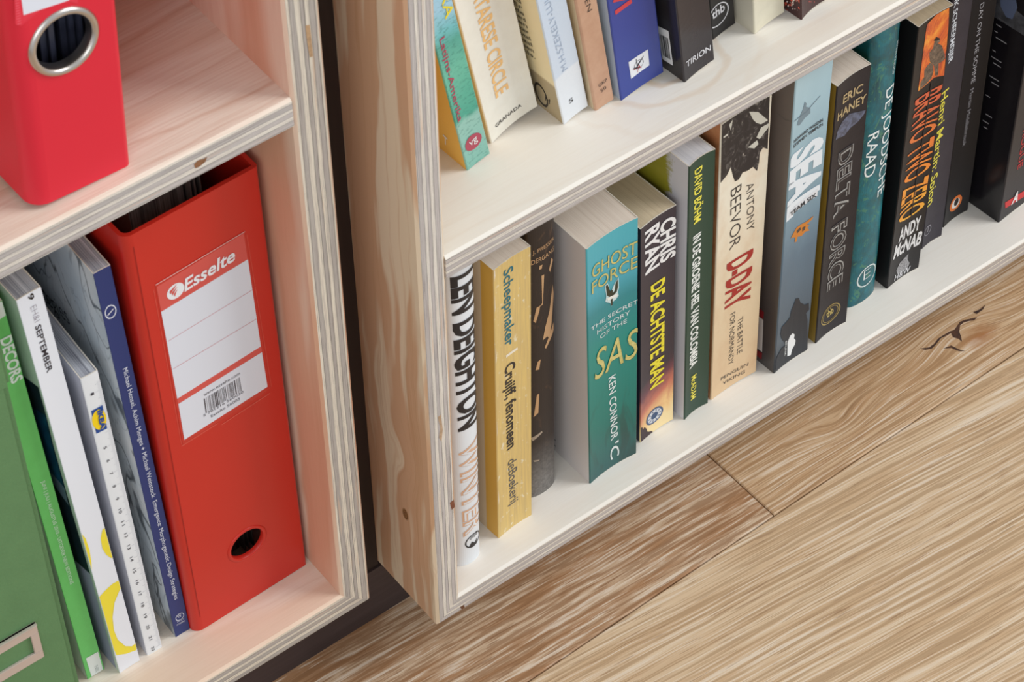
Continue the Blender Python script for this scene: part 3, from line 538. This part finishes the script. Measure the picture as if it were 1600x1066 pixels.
b = book('paperback_book', (.3596, .0226, ZR), 2, -1.6, .0278, .2172, .12, 'black paperback with burning orange picture, two small soldiers and tall orange lettering', 'book', GL, blk, (20, 20, 22), bulge=-.0012, pages=PG_TAN)
b.poly([(1450, 40), (1465, 25), (1484, 12), (1482.5, 40), (1475, 118), (1462, 122), (1447, 136), (1436, 144)], fire, 'picture_print')
cam_ = mottled('camouflage_print', (36, 32, 32), (140, 118, 98), 420, .4)
for P in ([(1462, 66), (1465, 60), (1470, 61), (1470, 66), (1467, 69), (1473, 72), (1476, 84), (1477, 92), (1471, 98), (1468, 100), (1467, 118), (1463, 120), (1461, 104), (1455, 98), (1454, 84), (1460, 76)], [(1446, 112), (1450, 105), (1456, 99), (1460, 104), (1460, 114), (1457, 124), (1448, 134), (1439, 141), (1440, 130), (1446, 122)]): b.poly(P, cam_, 'soldier_print', lift=1)
b.poly([(1460.5, 65), (1465, 59), (1470.5, 61), (1470, 63), (1465, 65)], (34, 26, 26), 'beret_print', lift=2)
b.text('BRAVO TWO ZERO', (1432, 158), (1405, 353), (1472, 132), firet, 'title', bold=.01)
q0, q1 = b.hit((1456, 132), 'S'), b.hit((1424, 342), 'S'); b.poly([(q0.x, q0.y), (q1.x, q1.y), (q1.x + .0009, q1.y), (q0.x + .0009, q0.y)], (28, 26, 30), 'title_slit', lift=4, local=True)
b.text('ANDY', (1405, 380), (1438, 357.5), (1405, 362), (228, 230, 232), 'author_name', bold=.03); b.text('McNAB', (1396, 406), (1438, 381), (1396, 388), (228, 230, 232), 'author_name', bold=.03)
for i, P in enumerate(([(1402, 424), (1408, 412), (1416, 404), (1421, 398), (1420, 408), (1423, 412), (1420, 420), (1412, 426), (1404, 430)],)): b.poly(P, mottled('griffin_print', (200, 200, 204), (40, 38, 42), 900, .4), 'griffin_mark')
b.text('H&W', (1398.5, 440), (1422.5, 425), (1398.5, 432.5), (224, 224, 228), 'publisher_mark', bold=.01)

b = book('paperback_book', (.3993, .0338, ZR), 2, -2.2, .0180, .2330, .12, 'charcoal grey paperback with yellow title lettering, right of the fire picture book', 'book', GL, mottled('charcoal_cover', (58, 54, 63), (50, 46, 55), 60, .45, spec=.25), (60, 56, 62), bulge=-.0010)
b.text('HENK SCHEERMEIJER', (1494.5, -22), (1482.5, 101), (1502, -26), (220, 226, 234), 'author_name', bold=.015); b.text('Henri Martin: Spion', (1471.8, 146), (1449, 324), (1484, 139), (232, 222, 80), 'title', bold=.008)
b.disc((1450.5, 361), .0034, (130, 128, 136), 'publisher_mark', ring=.2, asp=1.3); b.text('T', (1447, 366), (1454, 361), (1447, 357), (140, 138, 146), 'publisher_mark')

b = book('paperback_book', (.4229, .0390, ZR), 3, -2.5, .0225, .2350, .12, 'slim black paperback with small orange round emblem at the foot, set back', 'book', GL, (24, 22, 26), (24, 22, 26), bulge=-.0012)
b.text('THE FIRST DAY ON THE SOMME', (1541, -58), (1519, 133), (1547.5, -62), (198, 198, 204), 'title', bold=-.01); b.text('Martin Middlebrook', (1518, 142), (1505.5, 231), (1523.5, 139), (170, 170, 178), 'author_name', bold=-.01)
b.disc((1495, 319), .0056, (226, 120, 50), 'publisher_mark', asp=1.15); b.disc((1495, 319), .0036, (236, 232, 226), 'publisher_mark', lift=1, asp=1.2); b.disc((1496, 317), .0020, K, 'publisher_mark', lift=2, asp=1.7)

b = book('hardback_book', (.4530, .0208, ZR), 4, -1.5, .0460, .2450, .15, 'large black glossy hardback at the right edge with white blurb and red stripe', 'book', GL, mottled('dark_grey_gloss', (44, 41, 45), (37, 34, 38), 30, .35, spec=.3), mottled('black_gloss_jacket', (22, 20, 24), (27, 25, 29), 30, .22), bulge=-.0006)
b.poly([(1571, 326), (1570.5, 317), (1640, 276), (1640, 285)], (206, 44, 48), 'red_stripe'); b.text('A', (1580, 320), (1590, 314), (1580, 306), (236, 232, 232), 'publisher_mark', lift=3, bold=.03)
b.text('ROGUE', (1599, 205), (1590, 266), (1607, 200), (190, 44, 52), 'title')
b.poly([(1500, -60), (1640, 60), (1640, 80), (1553, 26), (1500, -10)], mottled('jacket_photo', (40, 40, 44), (96, 98, 104), 120, .35), 'photo_print', 'L')
b.poly([(1563, -8), (1588, 0), (1590, 12), (1582, 30), (1572, 26), (1564, 10)], (92, 104, 132), 'photo_figure', 'L', lift=1)
for i, (px, L_) in enumerate(((1560, 13), (1557, 8), (1554, 5), (1556, 17), (0, 0), (1551, 5), (1549, 16), (1552, 12), (0, 0), (1546, 15), (1549, 12), (0, 0), (1540, 7), (0, 0), (0, 0), (1540, 10), (1536, 9), (1537, 6))):
    if L_: yy = 27 + i * 10; b.poly([(px, yy), (px + L_, yy + L_ * .62), (px + L_, yy + L_ * .62 + 1.6), (px, yy + 1.6)], (150, 150, 154), 'blurb_line', 'L')

# ---- upper right shelf: a row leaning to the left
g = G('meadow_photo_spine', .3, .5); x, y, z = g.coord(); n = g.noise(g.vec(g.mul(x, 260.), 0., g.mul(z, 600.)), 1., 4, .7); n2 = g.noise(g.vec(g.mul(x, 60.), 0., g.mul(z, 60.)), 1., 3, .6)
c = g.ramp(g.add(g.mul(z, 9.), g.mul(g.add(n2, -.5), .12)), ((0, (130, 190, 176)), (.30, (150, 200, 186)), (.34, (70, 170, 146)), (.62, (110, 196, 170)), (.80, (90, 176, 160)), (.88, (120, 200, 206)), (1, (170, 216, 240))))
c = g.mix(g.mul(g.ramp(n, ((.52, 0.), (.62, 1.))), .45), c, (34, 110, 96))
b = book('paperback_book', (.0588, .0400, ZU), 3, -10.4, .0150, .2000, .14, 'teal meadow print paperback with a round red publisher mark and yellow cover', 'book', GU, g.out(c), (244, 196, 92), (244, 196, 92), bulge=-.0004)
b.text('Latijns-Amerika', (687, 62), (716, 192), (695, 57), (184, 70, 96), 'title', bold=.01); b.text('TERRA', (676, -62), (697, 31), (689, -69), (246, 226, 60), 'title', bold=.01)
b.disc((740, 222), .0052, (180, 72, 92), 'publisher_mark', lift=1); b.text('vg', (734.5, 229), (746.5, 219), (734.5, 217.5), W, 'publisher_mark', bold=.0, lift=2)
b.text('T', (693, 222), (700, 229), (693, 210), W, 'lettering', 'L', bold=.02)

white_worn = mottled('worn_white_cover', (240, 238, 228), (232, 228, 216), 70, .45)
b = book('paperback_book', (.0795, .0478, ZU), 4, -11.2, .0318, .1900, .13, 'worn white paperback with tall pale orange title and small black publisher name', 'book', GU, white_worn, (214, 208, 190), bulge=-.0016, pages=PG_TAN)
b.text('MATARESE CIRCLE', (737, -24), (778.5, 156), (758, -36), (244, 196, 130), 'title', bold=.02); b.text('GRANADA', (776.5, 201), (817.5, 168), (776.5, 195.5), (60, 56, 54), 'publisher_name', bold=.01)
for i in range(14): b.poly([(.0312, .004 + i * .0065), (.0317, .006 + i * .0065), (.0314, .0085 + i * .0065)], (70, 60, 50), 'worn_edge', local=True)

g = G('pale_blue_linen_spine', .45, .4); x, y, z = g.coord(); n = g.noise(g.vec(g.mul(x, 700.), 0., g.mul(z, 500.)), 1., 3, .7)
c = g.ramp(g.add(g.mul(z, 10.), g.mul(x, -1.)), ((.33, (232, 236, 240)), (.345, (212, 222, 234)), (1., (204, 218, 234)))); c = g.mix(g.mul(n, .25), c, (180, 194, 212))
g2 = G('cream_blurb_cover', .45, .4); x2, y2, z2 = g2.coord()
crL = g2.out(g2.ramp(g2.mul(z2, 10.), ((.28, (176, 160, 128)), (.30, (236, 222, 182)))))
b = book('paperback_book', (.1161, .0362, ZU), 3, -11, .0166, .1850, .125, 'pale blue and white paperback with faint grey lettering, cream back cover with text', 'book', GU, g.out(c), crL, bulge=-.0006)
b.text('M.H.SZEKELY-LULOFS', (888, 107), (852, -34), (879, 112), (168, 182, 200), 'author_name', bold=-.01); b.text('S', (891, 163), (897, 158), (891, 156), (60, 60, 60), 'publisher_mark')
for i, t in enumerate(('rd', 'Er', 'de', 'werd', 'en', 'hter', 'hotel', 'baal', 'een', 'els.')):
    yy = 6 + i * 9.6; x1 = 813 + i * 2.5; b.text(t, (x1 - 7 - len(t) * 2.6, yy - 7 - len(t) * 1.4), (x1 + 2, yy), (x1 - 7 - len(t) * 2.6, yy - 12 - len(t) * 1.4), (40, 36, 34), 'blurb_text', 'L')
b.disc((846, 148), .0048, (50, 44, 40), 'publisher_mark', 'L', ring=.2, asp=1.9); b.text('H', (852, 156), (859, 163), (852, 148), (50, 44, 40), 'publisher_mark', 'L')

b = book('hardback_book', (.1345, .0340, ZU), -1, -9.7, .0122, .1900, .12, 'thin tan cardboard spined book between the pale blue and the royal blue paperbacks', 'book', GU, mottled('tan_board', (206, 166, 138), (190, 146, 118), 60, .5), (226, 206, 172), bulge=-.0003, corner=.0014)
b.text('EN', (914, 2), (918.5, 20), (921, -3), K, 'title', bold=-.01); b.text('GKP', (936.5, 137), (949.5, 126), (936.5, 131.5), (70, 56, 48), 'series_number'); b.text('50', (940, 145), (948, 138), (940, 139.5), (70, 56, 48), 'series_number')

g = G('royal_blue_gloss', .22, .5)
b = book('paperback_book', (.1494, .0320, ZU), 0, -8.4, .0280, .1900, .125, 'royal blue paperback with red letters and a small white rectangular mark', 'book', GU, g.out((44, 64, 150)), (184, 198, 218), bulge=-.0006)
b.text('DAVI', (947, -70), (963, 23), (972, -88), (208, 66, 74), 'title', bold=.03)
b.poly([(982.8, 98), (1013, 77.7), (1015.4, 102.5), (986.8, 123.9)], (236, 238, 242), 'white_label')
b.text('K', (1001, 106), (1007, 86.5), (992, 100), (44, 40, 48), 'publisher_mark', lift=2, bold=-.025); b.text('K', (998, 101), (990, 110), (996, 92), (190, 50, 60), 'publisher_mark', lift=2, bold=-.025); b.disc((999, 101), .0030, (70, 66, 76), 'publisher_mark', ring=.08, lift=2)

b = book('paperback_book', (.1830, .0225, ZU), 4, -8.9, .0214, .2000, .13, 'glossy black paperback with white publisher name and a barcode on its back', 'book', GU, mottled('black_glossy_spine', (44, 39, 44), (50, 45, 50), 30, .16), mottled('black_glossy_back', (36, 32, 34), (42, 38, 40), 30, .2), bulge=-.0006)
b.text('TIRION', (1072.5, 106), (1110.5, 78.5), (1072.5, 97), (232, 232, 236), 'publisher_name')
b.poly([(1026, 39.4), (1044.7, 48.4), (1052, 102.5), (1035.7, 92.3)], (226, 226, 226), 'barcode_patch', 'L')
for i, (a, wd_) in enumerate(((.10, .02), (.2, .05), (.30, .03), (.4, .08), (.52, .03), (.60, .06), (.72, .03), (.80, .05))):
    def q_(u, v): return (1026 + 18.7 * u + 9 * v - (2.4 * u * v), 39.4 + 9 * u + 53 * v + 1.2 * u * v)
    b.poly([q_(a, .22), q_(a + wd_ * 1.4, .22), q_(a + wd_ * 1.4, .85), q_(a, .85)], (40, 38, 40), 'barcode_bar', 'L', lift=1)

b = book('paperback_book', (.2150, .0380, ZU), 3, -8.5, .0162, .1850, .12, 'black paperback with white circular emblem, half hidden behind the glossy black one', 'book', GU, (32, 30, 32), (28, 26, 28), bulge=-.0004)
b.disc((1122.4, 23.6), .0075, (222, 222, 226), 'publisher_mark', ring=.1, asp=1.05); b.text('thb', (1113, 31), (1133, 16), (1113, 18), (226, 226, 230), 'publisher_mark', bold=.02)
b = book('paperback_book', (.2346, .0280, ZU), 4, -6.8, .0220, .1850, .12, 'plain cream unmarked paperback leaning on the upper right shelf', 'book', GU, mottled('cream_cover', (228, 222, 200), (214, 208, 186), 50, .45), (212, 206, 188), bulge=-.0008)
spl = mottled('red_splatter_cover', (70, 34, 34), (56, 28, 30), 90, .3)
b = book('paperback_book', (.2608, .0212, ZU), 5, -7.5, .0220, .1900, .13, 'dark maroon paperback with red and white splatter, rightmost at the top edge', 'book', GU, spl, spl, bulge=-.0016)
rr = random.Random(3)
for i in range(46):
    cx, cy = rr.uniform(1224, 1250), rr.uniform(-14, 16); k = rr.uniform(.5, 2.4) * (1.1 if cy < 6 else .6)
    b.poly([(cx + p[0] * k, cy + p[1] * k) for p in wobble(7, 1, 1.4, i)], (214, 90, 70) if i % 2 else (226, 214, 206), 'splatter', 'L')
for i in range(16):
    cx, cy = rr.uniform(1264, 1282), rr.uniform(-12, 8); k = rr.uniform(.5, 1.4)
    b.poly([(cx + p[0] * k, cy + p[1] * k) for p in wobble(7, 1, 1.2, i)], (170, 80, 76), 'splatter')

# ---- left unit
gr = (112, 208, 112)
b = book('magazine', (-.1838, .0600, ZL), 0, -1.65, .0104, .2970, .21, 'bright green magazine with white lettering, beside the green storage box', 'magazine', GM, mottled('bright_green_spine', (110, 208, 112), (104, 200, 104), 90, .35), (236, 240, 236), (110, 206, 112), pages=PG_GREY, bulge=-.0002, corner=.0004)
b.text('DECORS', (.5, 531), (19, 601), (16, 518), (238, 248, 240), 'title', bold=.03)
b.text('JUNI | JULI | AUGUSTUS 2010 - UITGEVER NEW EDITIONS', (64.5, 753), (109.8, 914), (70, 750.5), (226, 244, 228), 'issue_line')
b.poly([(134.2, 1029), (153, 1018.5), (166, 1064), (150, 1080)], (232, 238, 236), 'white_foot'); b.text('NR 004', (147, 1042), (152.5, 1063), (153, 1040), (190, 198, 196), 'issue_number', lift=2)
b.poly([(-14, 460), (6, 455), (12.5, 490), (-6, 503)], (236, 240, 236), 'white_head')

b = book('magazine', (-.1683, .0528, ZL), 1, -1.95, .0128, .3010, .21, 'thick white magazine with black month name and yellow curves at the foot', 'magazine', GM, (232, 236, 244), mottled('glossy_cover_green_reflection', (210, 226, 216), (200, 220, 208), 20, .18), (232, 236, 244), pages=PG_GREY, bulge=-.0003, corner=.0004)  # left cover's pale green paints in the reflection of the green magazine beside it
b.text('9', (43.5, 462), (46, 471), (52, 459), K, 'issue_number', bold=.02); b.text('EH&I', (47.5, 481), (54.5, 505), (57, 477), (150, 144, 156), 'title', bold=-.02)
b.text('SEPTEMBER', (55, 511), (74.2, 583.5), (63.5, 506), (52, 48, 56), 'month', bold=.015)
YE = (242, 224, 60)
b.poly([(126.5, 833), (134, 842), (140, 860), (143, 880), (143.5, 897), (139, 885)], YE, 'yellow_curve'); b.poly([(166, 822), (160, 828), (157.5, 842), (160, 857), (166, 867), (173, 872), (178, 871.5)], YE, 'yellow_curve')
b.poly([(154, 934), (165, 923), (176, 913), (187, 906), (196, 936), (214, 1006), (213, 1016), (198, 1022), (182, 1024), (176, 1010)], YE, 'yellow_curve')
b.poly([(186, 924), (190, 916), (193, 912), (202, 940), (213, 1003), (206, 1010), (196, 1010), (184, 1000), (178, 985), (176, 965), (179, 942)], (234, 238, 246), 'white_curve', lift=2)
b.poly([(14, 572), (37, 588), (60, 605), (72, 648), (84, 698), (112, 798), (126, 845), (141, 897), (117, 875), (60, 832), (0, 780)], mottled('building_photo_print', (24, 26, 34), (40, 56, 78), 120, .2), 'photo_print', 'L')
b.poly([(40, 632), (52, 637), (71, 648), (83, 698), (101, 762), (78, 735), (58, 700), (46, 660)], mottled('glass_facade_print', (34, 92, 130), (16, 34, 66), 160, .2), 'photo_print', 'L', lift=1)
b.poly([(78, 735), (101, 762), (108, 790), (84, 756)], (96, 116, 136), 'photo_print', 'L', lift=1)
b.poly([(96, 857), (117, 875), (141, 897), (183, 1050), (160, 1040), (120, 980)], (158, 162, 190), 'photo_print', 'L')

b = book('catalogue', (-.1508, .0535, ZL), -2, -1.3, .0092, .2305, .20, 'short white catalogue with a ruler printed down its spine and a blue and yellow mark', 'magazine', GM, (232, 236, 240), mottled('white_grey_cover', (214, 216, 226), (190, 194, 206), 14, .2), (226, 230, 236), pages=PG_GREY, bulge=.0002, corner=.0004)
L0, L1_ = b.hit((136.5, 619), 'S'), b.hit((232.8, 1016.8), 'S'); st = (L0.y - L1_.y) / 21
for i in range(-6, 211):
    zz = L0.y - st * i / 10; ln_ = .0034 if i % 10 == 0 else .0026 if i % 5 == 0 else .0016
    b.poly([(b.w - .0004, zz), (b.w - .0004 - ln_, zz), (b.w - .0004 - ln_, zz - .00013), (b.w - .0004, zz - .00013)], (150, 156, 166), 'ruler_tick', local=True) if 0 < zz < .2295 else None
for i in range(22):
    if 1 <= i <= 3: continue
    zz = L0.y - st * i; t = str(i + 1); b.text(t, (.0030, zz + .0009 * len(t)), (.0030, zz - .0009 * len(t)), (.0047, zz + .0009 * len(t)), (60, 60, 70), 'ruler_number', local=True)
b.poly([(142, 642), (159.5, 632.5), (167, 669), (150.3, 677.5)], (24, 74, 150), 'shop_mark', lift=1); q = b.hit((154.4, 655), 'S')
b.disc((154.6, 655), .0037, (250, 214, 20), 'shop_mark', lift=2, asp=1.95); b.text('IKEA', (151.0, 641.5), (156.8, 670.5), (158.2, 638), (24, 74, 150), 'shop_mark', bold=.05, lift=4)

g = G('wire_mesh_photo_cover', .28, .5); x, y, z = g.coord(); n = g.noise(g.vec(g.mul(y, 16.), g.mul(z, 10.), 1.), 1., 4, .6); n2 = g.noise(g.vec(g.mul(y, 34.), g.mul(z, 12.), 3.), 1., 2, .5, .9); n3 = g.noise(g.vec(g.mul(y, 70.), g.mul(z, 30.), 5.), 1., 2, .5, .6)
c = g.ramp(n, ((.3, (176, 194, 208)), (.5, (212, 222, 228)), (.7, (238, 240, 240)))); c = g.mix(g.ramp(n2, ((.484, 0.), (.497, .85), (.503, .85), (.516, 0.))), c, (40, 52, 66)); c = g.mix(g.ramp(n3, ((.485, 0.), (.5, .4), (.515, 0.))), c, (60, 74, 90))
b = book('magazine', (-.1325, .0540, ZL), -1, -1.4, .0090, .2910, .20, 'navy spined design journal with thin white authors line and wiry blue grey cover', 'magazine', GM, (38, 54, 112), g.out(c), (38, 54, 112), pages=PG_GREY, bulge=-.0002, corner=.0004)
b.text('Michael Hensel, Achim Menges + Michael Weinstock  Emergence: Morphogenetic Design Strategies', (192, 577), (273, 938), (199, 573.5), (222, 228, 240), 'title_line')
b.disc((172.8, 487.5), .0030, (226, 230, 240), 'publisher_mark', ring=.16, asp=1.5); b.poly([(167.5, 493), (177, 482), (177.4, 483.5), (168, 494.5)], (226, 230, 240), 'publisher_mark', lift=1)
b.disc((281, 964), .0026, (210, 216, 230), 'publisher_mark', ring=.14, asp=1.1); b.text('W', (278, 967), (284, 963), (278, 961.5), (210, 216, 230), 'publisher_mark'); b.text('WILEY', (276.5, 973.5), (287.5, 968), (276.5, 971), (210, 216, 230), 'publisher_name'); b.text('ACADEMY', (276, 978), (289, 971.5), (276, 975.5), (210, 216, 230), 'publisher_name')
b.text('Strategies', (44, 445), (111, 509), (44, 425), (66, 76, 92), 'title', 'L', bold=-.01)
#BINDERS
def binder(loc, yaw, lean, w, h, depth, label, base, hole_px, hole_edge, r, ring):
    s = Thing('ring_binder', loc, yaw, lean, w, h, depth, label, 'binder', None)
    g = G('binder_plastic_%d' % base[0], .34, .45); x, y, z = g.coord(); n = g.noise(g.vec(x, y, z), 900., 2, .5); n2 = g.noise(g.vec(x, y, z), 14., 3, .6)
    mat = g.out(g.mix(g.mul(n2, .35), base, tuple(int(q * .88) for q in base)), n, .10, .0003)
    t = .0022; c = s.hit(hole_px, 'S'); e = s.hit(hole_edge, 'S'); rad = (e - c).length * (1.055 if ring else 1)
    prof = [(0, depth), (0, depth * .5), (0, r)] + [(r - r * math.cos(a), r - r * math.sin(a)) for a in [math.pi / 2 * i / 8 for i in range(1, 9)]]
    for nm, P in (('side_board', prof), ('side_board', [(w - (p[0] if i < 3 else p[0] * .35), p[1] if i < 2 else p[1] * .35) for i, p in enumerate(prof)])):
        rr_ = r if P[0][0] == 0 else r * .35
        I = []
        for i, p in enumerate(P):
            q = P[min(i + 1, len(P) - 1)]; o = P[max(i - 1, 0)]; d = Vector((q[0] - o[0], q[1] - o[1])).normalized(); nn = Vector((-d.y, d.x))
            if P[0][0] != 0: nn = -nn
            I.append((p[0] + nn.x * t, p[1] + nn.y * t))
        k = len(P); V = []
        for z in (0, h): V += [(p[0], p[1], z) for p in P] + [(p[0], p[1], z) for p in I]
        F = []
        for i in range(k - 1): F += [(i, i + 1, 2 * k + i + 1, 2 * k + i), (k + i, k + i + 1, 3 * k + i + 1, 3 * k + i), (i, i + 1, k + i + 1, k + i), (2 * k + i, 2 * k + i + 1, 3 * k + i + 1, 3 * k + i)]
        F += [(0, k, 3 * k, 2 * k), (k - 1, 2 * k - 1, 4 * k - 1, 3 * k - 1)]
        o = build(nm, V, F, mat, s.root, smooth=True)
        o.data.set_sharp_from_angle(angle=math.radians(40))
    bm = bmesh.new(); N = 56; x0, x1 = r, w - r * .35
    out = [bm.verts.new((p[0], 0, p[1])) for p in ((x0, 0), (x1, 0), (x1, h), (x0, h))]
    inn = [bm.verts.new((c.x + rad * math.cos(6.28318 * i / N), 0, c.y + rad * math.sin(6.28318 * i / N))) for i in range(N)]
    ed = [bm.edges.new((L[i], L[(i + 1) % len(L)])) for L in (out, inn) for i in range(len(L))]
    bmesh.ops.triangle_fill(bm, use_beauty=True, edges=ed)
    ex = bmesh.ops.extrude_face_region(bm, geom=bm.faces[:]); [setattr(v, 'co', v.co + Vector((0, t, 0))) for v in ex['geom'] if isinstance(v, bmesh.types.BMVert)]
    bmesh.ops.recalc_face_normals(bm, faces=bm.faces); me = D.meshes.new('spine_board'); bm.to_mesh(me); bm.free(); me.materials.append(mat); link('spine_board', me, s.root)
    # rim of the finger hole, turned from a rounded section
    sec = [(-.0004, .0), (0, -.0010), (.0008, -.0015), (.0020, -.0014), (.0030, -.0003), (.0030, .0002)] if ring else [(-.0006, .0024), (-.0006, -.0002), (0, -.0006), (.0010, -.0006), (.0016, -.0001), (.0016, .0003)]
    r0_ = rad - (.0006 if ring else 0); V = []; F = []
    if ring: sec = [(-.0007, .004)] + sec
    m = len(sec)
    for i in range(N):
        a = 6.28318 * i / N
        for (dr, dy) in sec: V.append((c.x + (r0_ + dr) * math.cos(a), dy, c.y + (r0_ + dr) * math.sin(a)))
    for i in range(N):
        for j in range(m - 1): F.append((i * m + j, ((i + 1) % N) * m + j, ((i + 1) % N) * m + j + 1, i * m + j + 1))
    if ring:
        mm = G('brushed_metal', .28, .5); mm.b.inputs['Metallic'].default_value = 1.; mm = mm.out((206, 200, 194))
    o = build('finger_ring' if ring else 'finger_hole_rim', V, F, mm if ring else mat, s.root, smooth=True)
    if ring: o['label'] = 'brushed metal finger ring'
    return s, mat
L5 = binder((-.1234, .0492, ZL + .0002), 1, -.3, .0738, .3075, .285, 'dark red lever binder with white label and finger hole, below the shelf', (206, 42, 30), (386, 849.5), (412.3, 833), .0055, False)
s, mat = L5; s.root['group'] = 'red ring binders'
INS = pages_mat('binder_papers', (150, 140, 136), (52, 44, 44), 1.4)
boxes('paper_stack', [(.020, .050, .030, .25, .004, .292)], INS, s.root)
boxes('divider', [(.051, .0518, .026, .25, .004, .297), (.0535, .0543, .026, .25, .004, .297), (.0565, .0572, .026, .25, .004, .297)], plain((120, 112, 108), .6), s.root)
boxes('lever_arch', [(.045, .068, .10, .112, .10, .24)], plain((150, 150, 150), .3), s.root)
PR = (216, 88, 80); PW_ = (224, 228, 238)
TLp, TRp, BRp, BLp = (244.5, 448), (380.3, 364.5), (417.6, 604), (287.7, 687)
s.poly([(242.5, 444.5), (382, 361), (422.5, 607.5), (285.5, 695)], mottled('clear_pocket_over_red', (206, 60, 48), (196, 48, 38), 60, .2), 'label_pocket')
def lerp(a, b, k): return (a[0] + (b[0] - a[0]) * k, a[1] + (b[1] - a[1]) * k)
s.poly([TLp, TRp, BRp, BLp], PR, 'paper_label', lift=1)
s.poly([(251.3, 487), (386.8, 404.8), (407, 541), (276.5, 622.8)], PW_, 'paper_label', lift=2); s.poly([(278.3, 631), (408.8, 550), BRp, BLp], PW_, 'paper_label', lift=2)
for a_, b_ in (((261.8, 532.5), (393.8, 452)), ((269.5, 576), (400, 497.5))): s.poly([a_, b_, (b_[0], b_[1] + .9), (a_[0], a_[1] + .9)], (206, 150, 160), 'label_rule', lift=3)
s.poly([(242.5, 444.5), (382, 361), (382, 362), (242.7, 445.6)], (236, 190, 186), 'pocket_edge', lift=3)
for a_, b_ in (((283, 697), (340, 661)), ((346, 663), (421, 614)), ((239.5, 452), (283, 694)), ((385, 366), (423.5, 604))):
    s.poly([a_, b_, (b_[0] + .7, b_[1] + .7), (a_[0] + .7, a_[1] + .7)], (224, 100, 84), 'pocket_weld', lift=0)
WH = (238, 240, 244); GK = (84, 82, 90)
s.text('Esselte', (287.5, 455), (366, 405.5), (287.5, 436), WH, 'label_lettering', bold=.022, shear=.25, e=.00050)
s.disc((273.8, 454.5), .0048, WH, 'label_mark', lift=3)
for k in range(3): s.poly([(264 + k * 3.4, 461 + k * 2.0 - 6), (272 + k * 1.5, 452 + k * 3 - 5), (276 + k * .5, 446.5 + k * 4 - 3.5), (272.5 + k * 1.2, 453.5 + k * 3 - 5), (265.5 + k * 3.4, 464 + k * 2 - 5)], PR, 'label_mark', lift=6)
s.text('www.esselte.com', (318, 619), (374.5, 584.5), (318, 614.2), GK, 'label_lettering', e=.0004)
s.text("5 701216 560030", (317.5, 651), (380, 613), (317.5, 647.4), GK, 'label_lettering', e=.0004); s.text('Esselte 56003', (329.5, 652), (374.3, 624), (329.5, 647.8), GK, 'label_lettering', e=.0004)
rr = random.Random(5); u = .0
while u < .96:
    wd_ = rr.choice((.012, .018, .03)); c_ = rr.choice(((70, 66, 74), (70, 66, 74), (160, 160, 168)))
    p = [lerp((317.7, 623), (376.8, 587.3), k) for k in (u, u + wd_)]; q = [lerp((321, 645.6), (380.2, 608.4), k) for k in (u + wd_, u)]
    s.poly(p + q, c_, 'barcode_bar', lift=3); u += wd_ + rr.choice((.012, .018, .028))
for u in (.0016, .0046): s.poly([(u, .012), (u + .00035, .012), (u + .00035, .30), (u, .30)], (150, 26, 22), 'hinge_crease', local=True, clip=False) if u > .004 else None
L6 = binder((-.1714, .0293, LS), 1, 3.65, .0482, .3150, .285, 'bright pinkish red binder with a metal finger ring, standing on the shelf', (228, 34, 58), (99.7, 64.6), (143.5, 43), .0085, True)
s, mat = L6; s.root['group'] = 'red ring binders'
boxes('paper_stack', [(.008 + i * .0034, .0108 + i * .0034 - (i % 3) * .0005, .010 + (i * 7 % 4) * .0016, .25, .004, .300) for i in range(11)], mottled('dark_plastic_sleeves', (26, 28, 40), (66, 70, 88), 30, .3), s.root)
s.poly([(26, -54), (98, -92), (107.5, 0), (36.5, 23.4)], (226, 230, 240), 'paper_label', lift=1)
s.poly([(20, -54), (112, -98), (122, 6), (108, 2), (60, 18), (33, 40), (24, 38)], mottled('clear_pocket_over_pink', (226, 44, 66), (232, 60, 80), 60, .2), 'label_pocket', lift=0)
for i in range(10): s.poly([(23 + i * .4, 1 + i * 4), (29 + i * .4, -1 + i * 4), (29 + i * .4, -.2 + i * 4), (23 + i * .4, 1.8 + i * 4)], (240, 120, 136), 'pocket_weld', lift=2)
# ---- green storage box with a metal label holder
s = Thing('storage_box', (-.3000, .0430, ZL), 0, 0, .1062, .3080, .25, 'matt green cardboard storage box with metal label holder at the left edge', 'box')
gm = mottled('green_paper_cover', (98, 138, 92), (92, 131, 87), 50, .6, .5)
boxes('box_body', [(0, s.w, 0, s.d, 0, .300)], gm, s.root, .0036); boxes('box_lid', [(-.0006, s.w + .0006, -.0006, s.d + .0006, .262, .304)], gm, s.root, .0022).hide_render = False
A, B = s.hit((53.2, 971.2), 'S'), s.hit((68, 1022.7), 'S'); a, b_ = s.hit((45.5, 992), 'S'), s.hit((52.5, 1018.6), 'S')
xr = (A.x + B.x) / 2; zt, zb = A.y, B.y; bw = xr - (a.x + b_.x) / 2; it, ib = a.y, b_.y; xl = xr - .062
print('HOLDER', xr, zt, zb, bw, it, ib)
mm = G('brushed_nickel', .35, .5); mm.b.inputs['Metallic'].default_value = .45; mm = mm.out((214, 200, 192))
h_ = boxes('label_holder', [(xl, xr, -.0016, 0, zb, ib), (xl, xr, -.0016, 0, it, zt), (xr - bw, xr, -.0016, 0, ib, it), (xl, xl + bw, -.0016, 0, ib, it), (xl, xr, -.0030, 0, zt - .0005, zt)], mm, s.root, .0003); h_['label'] = 'nickel label holder frame'
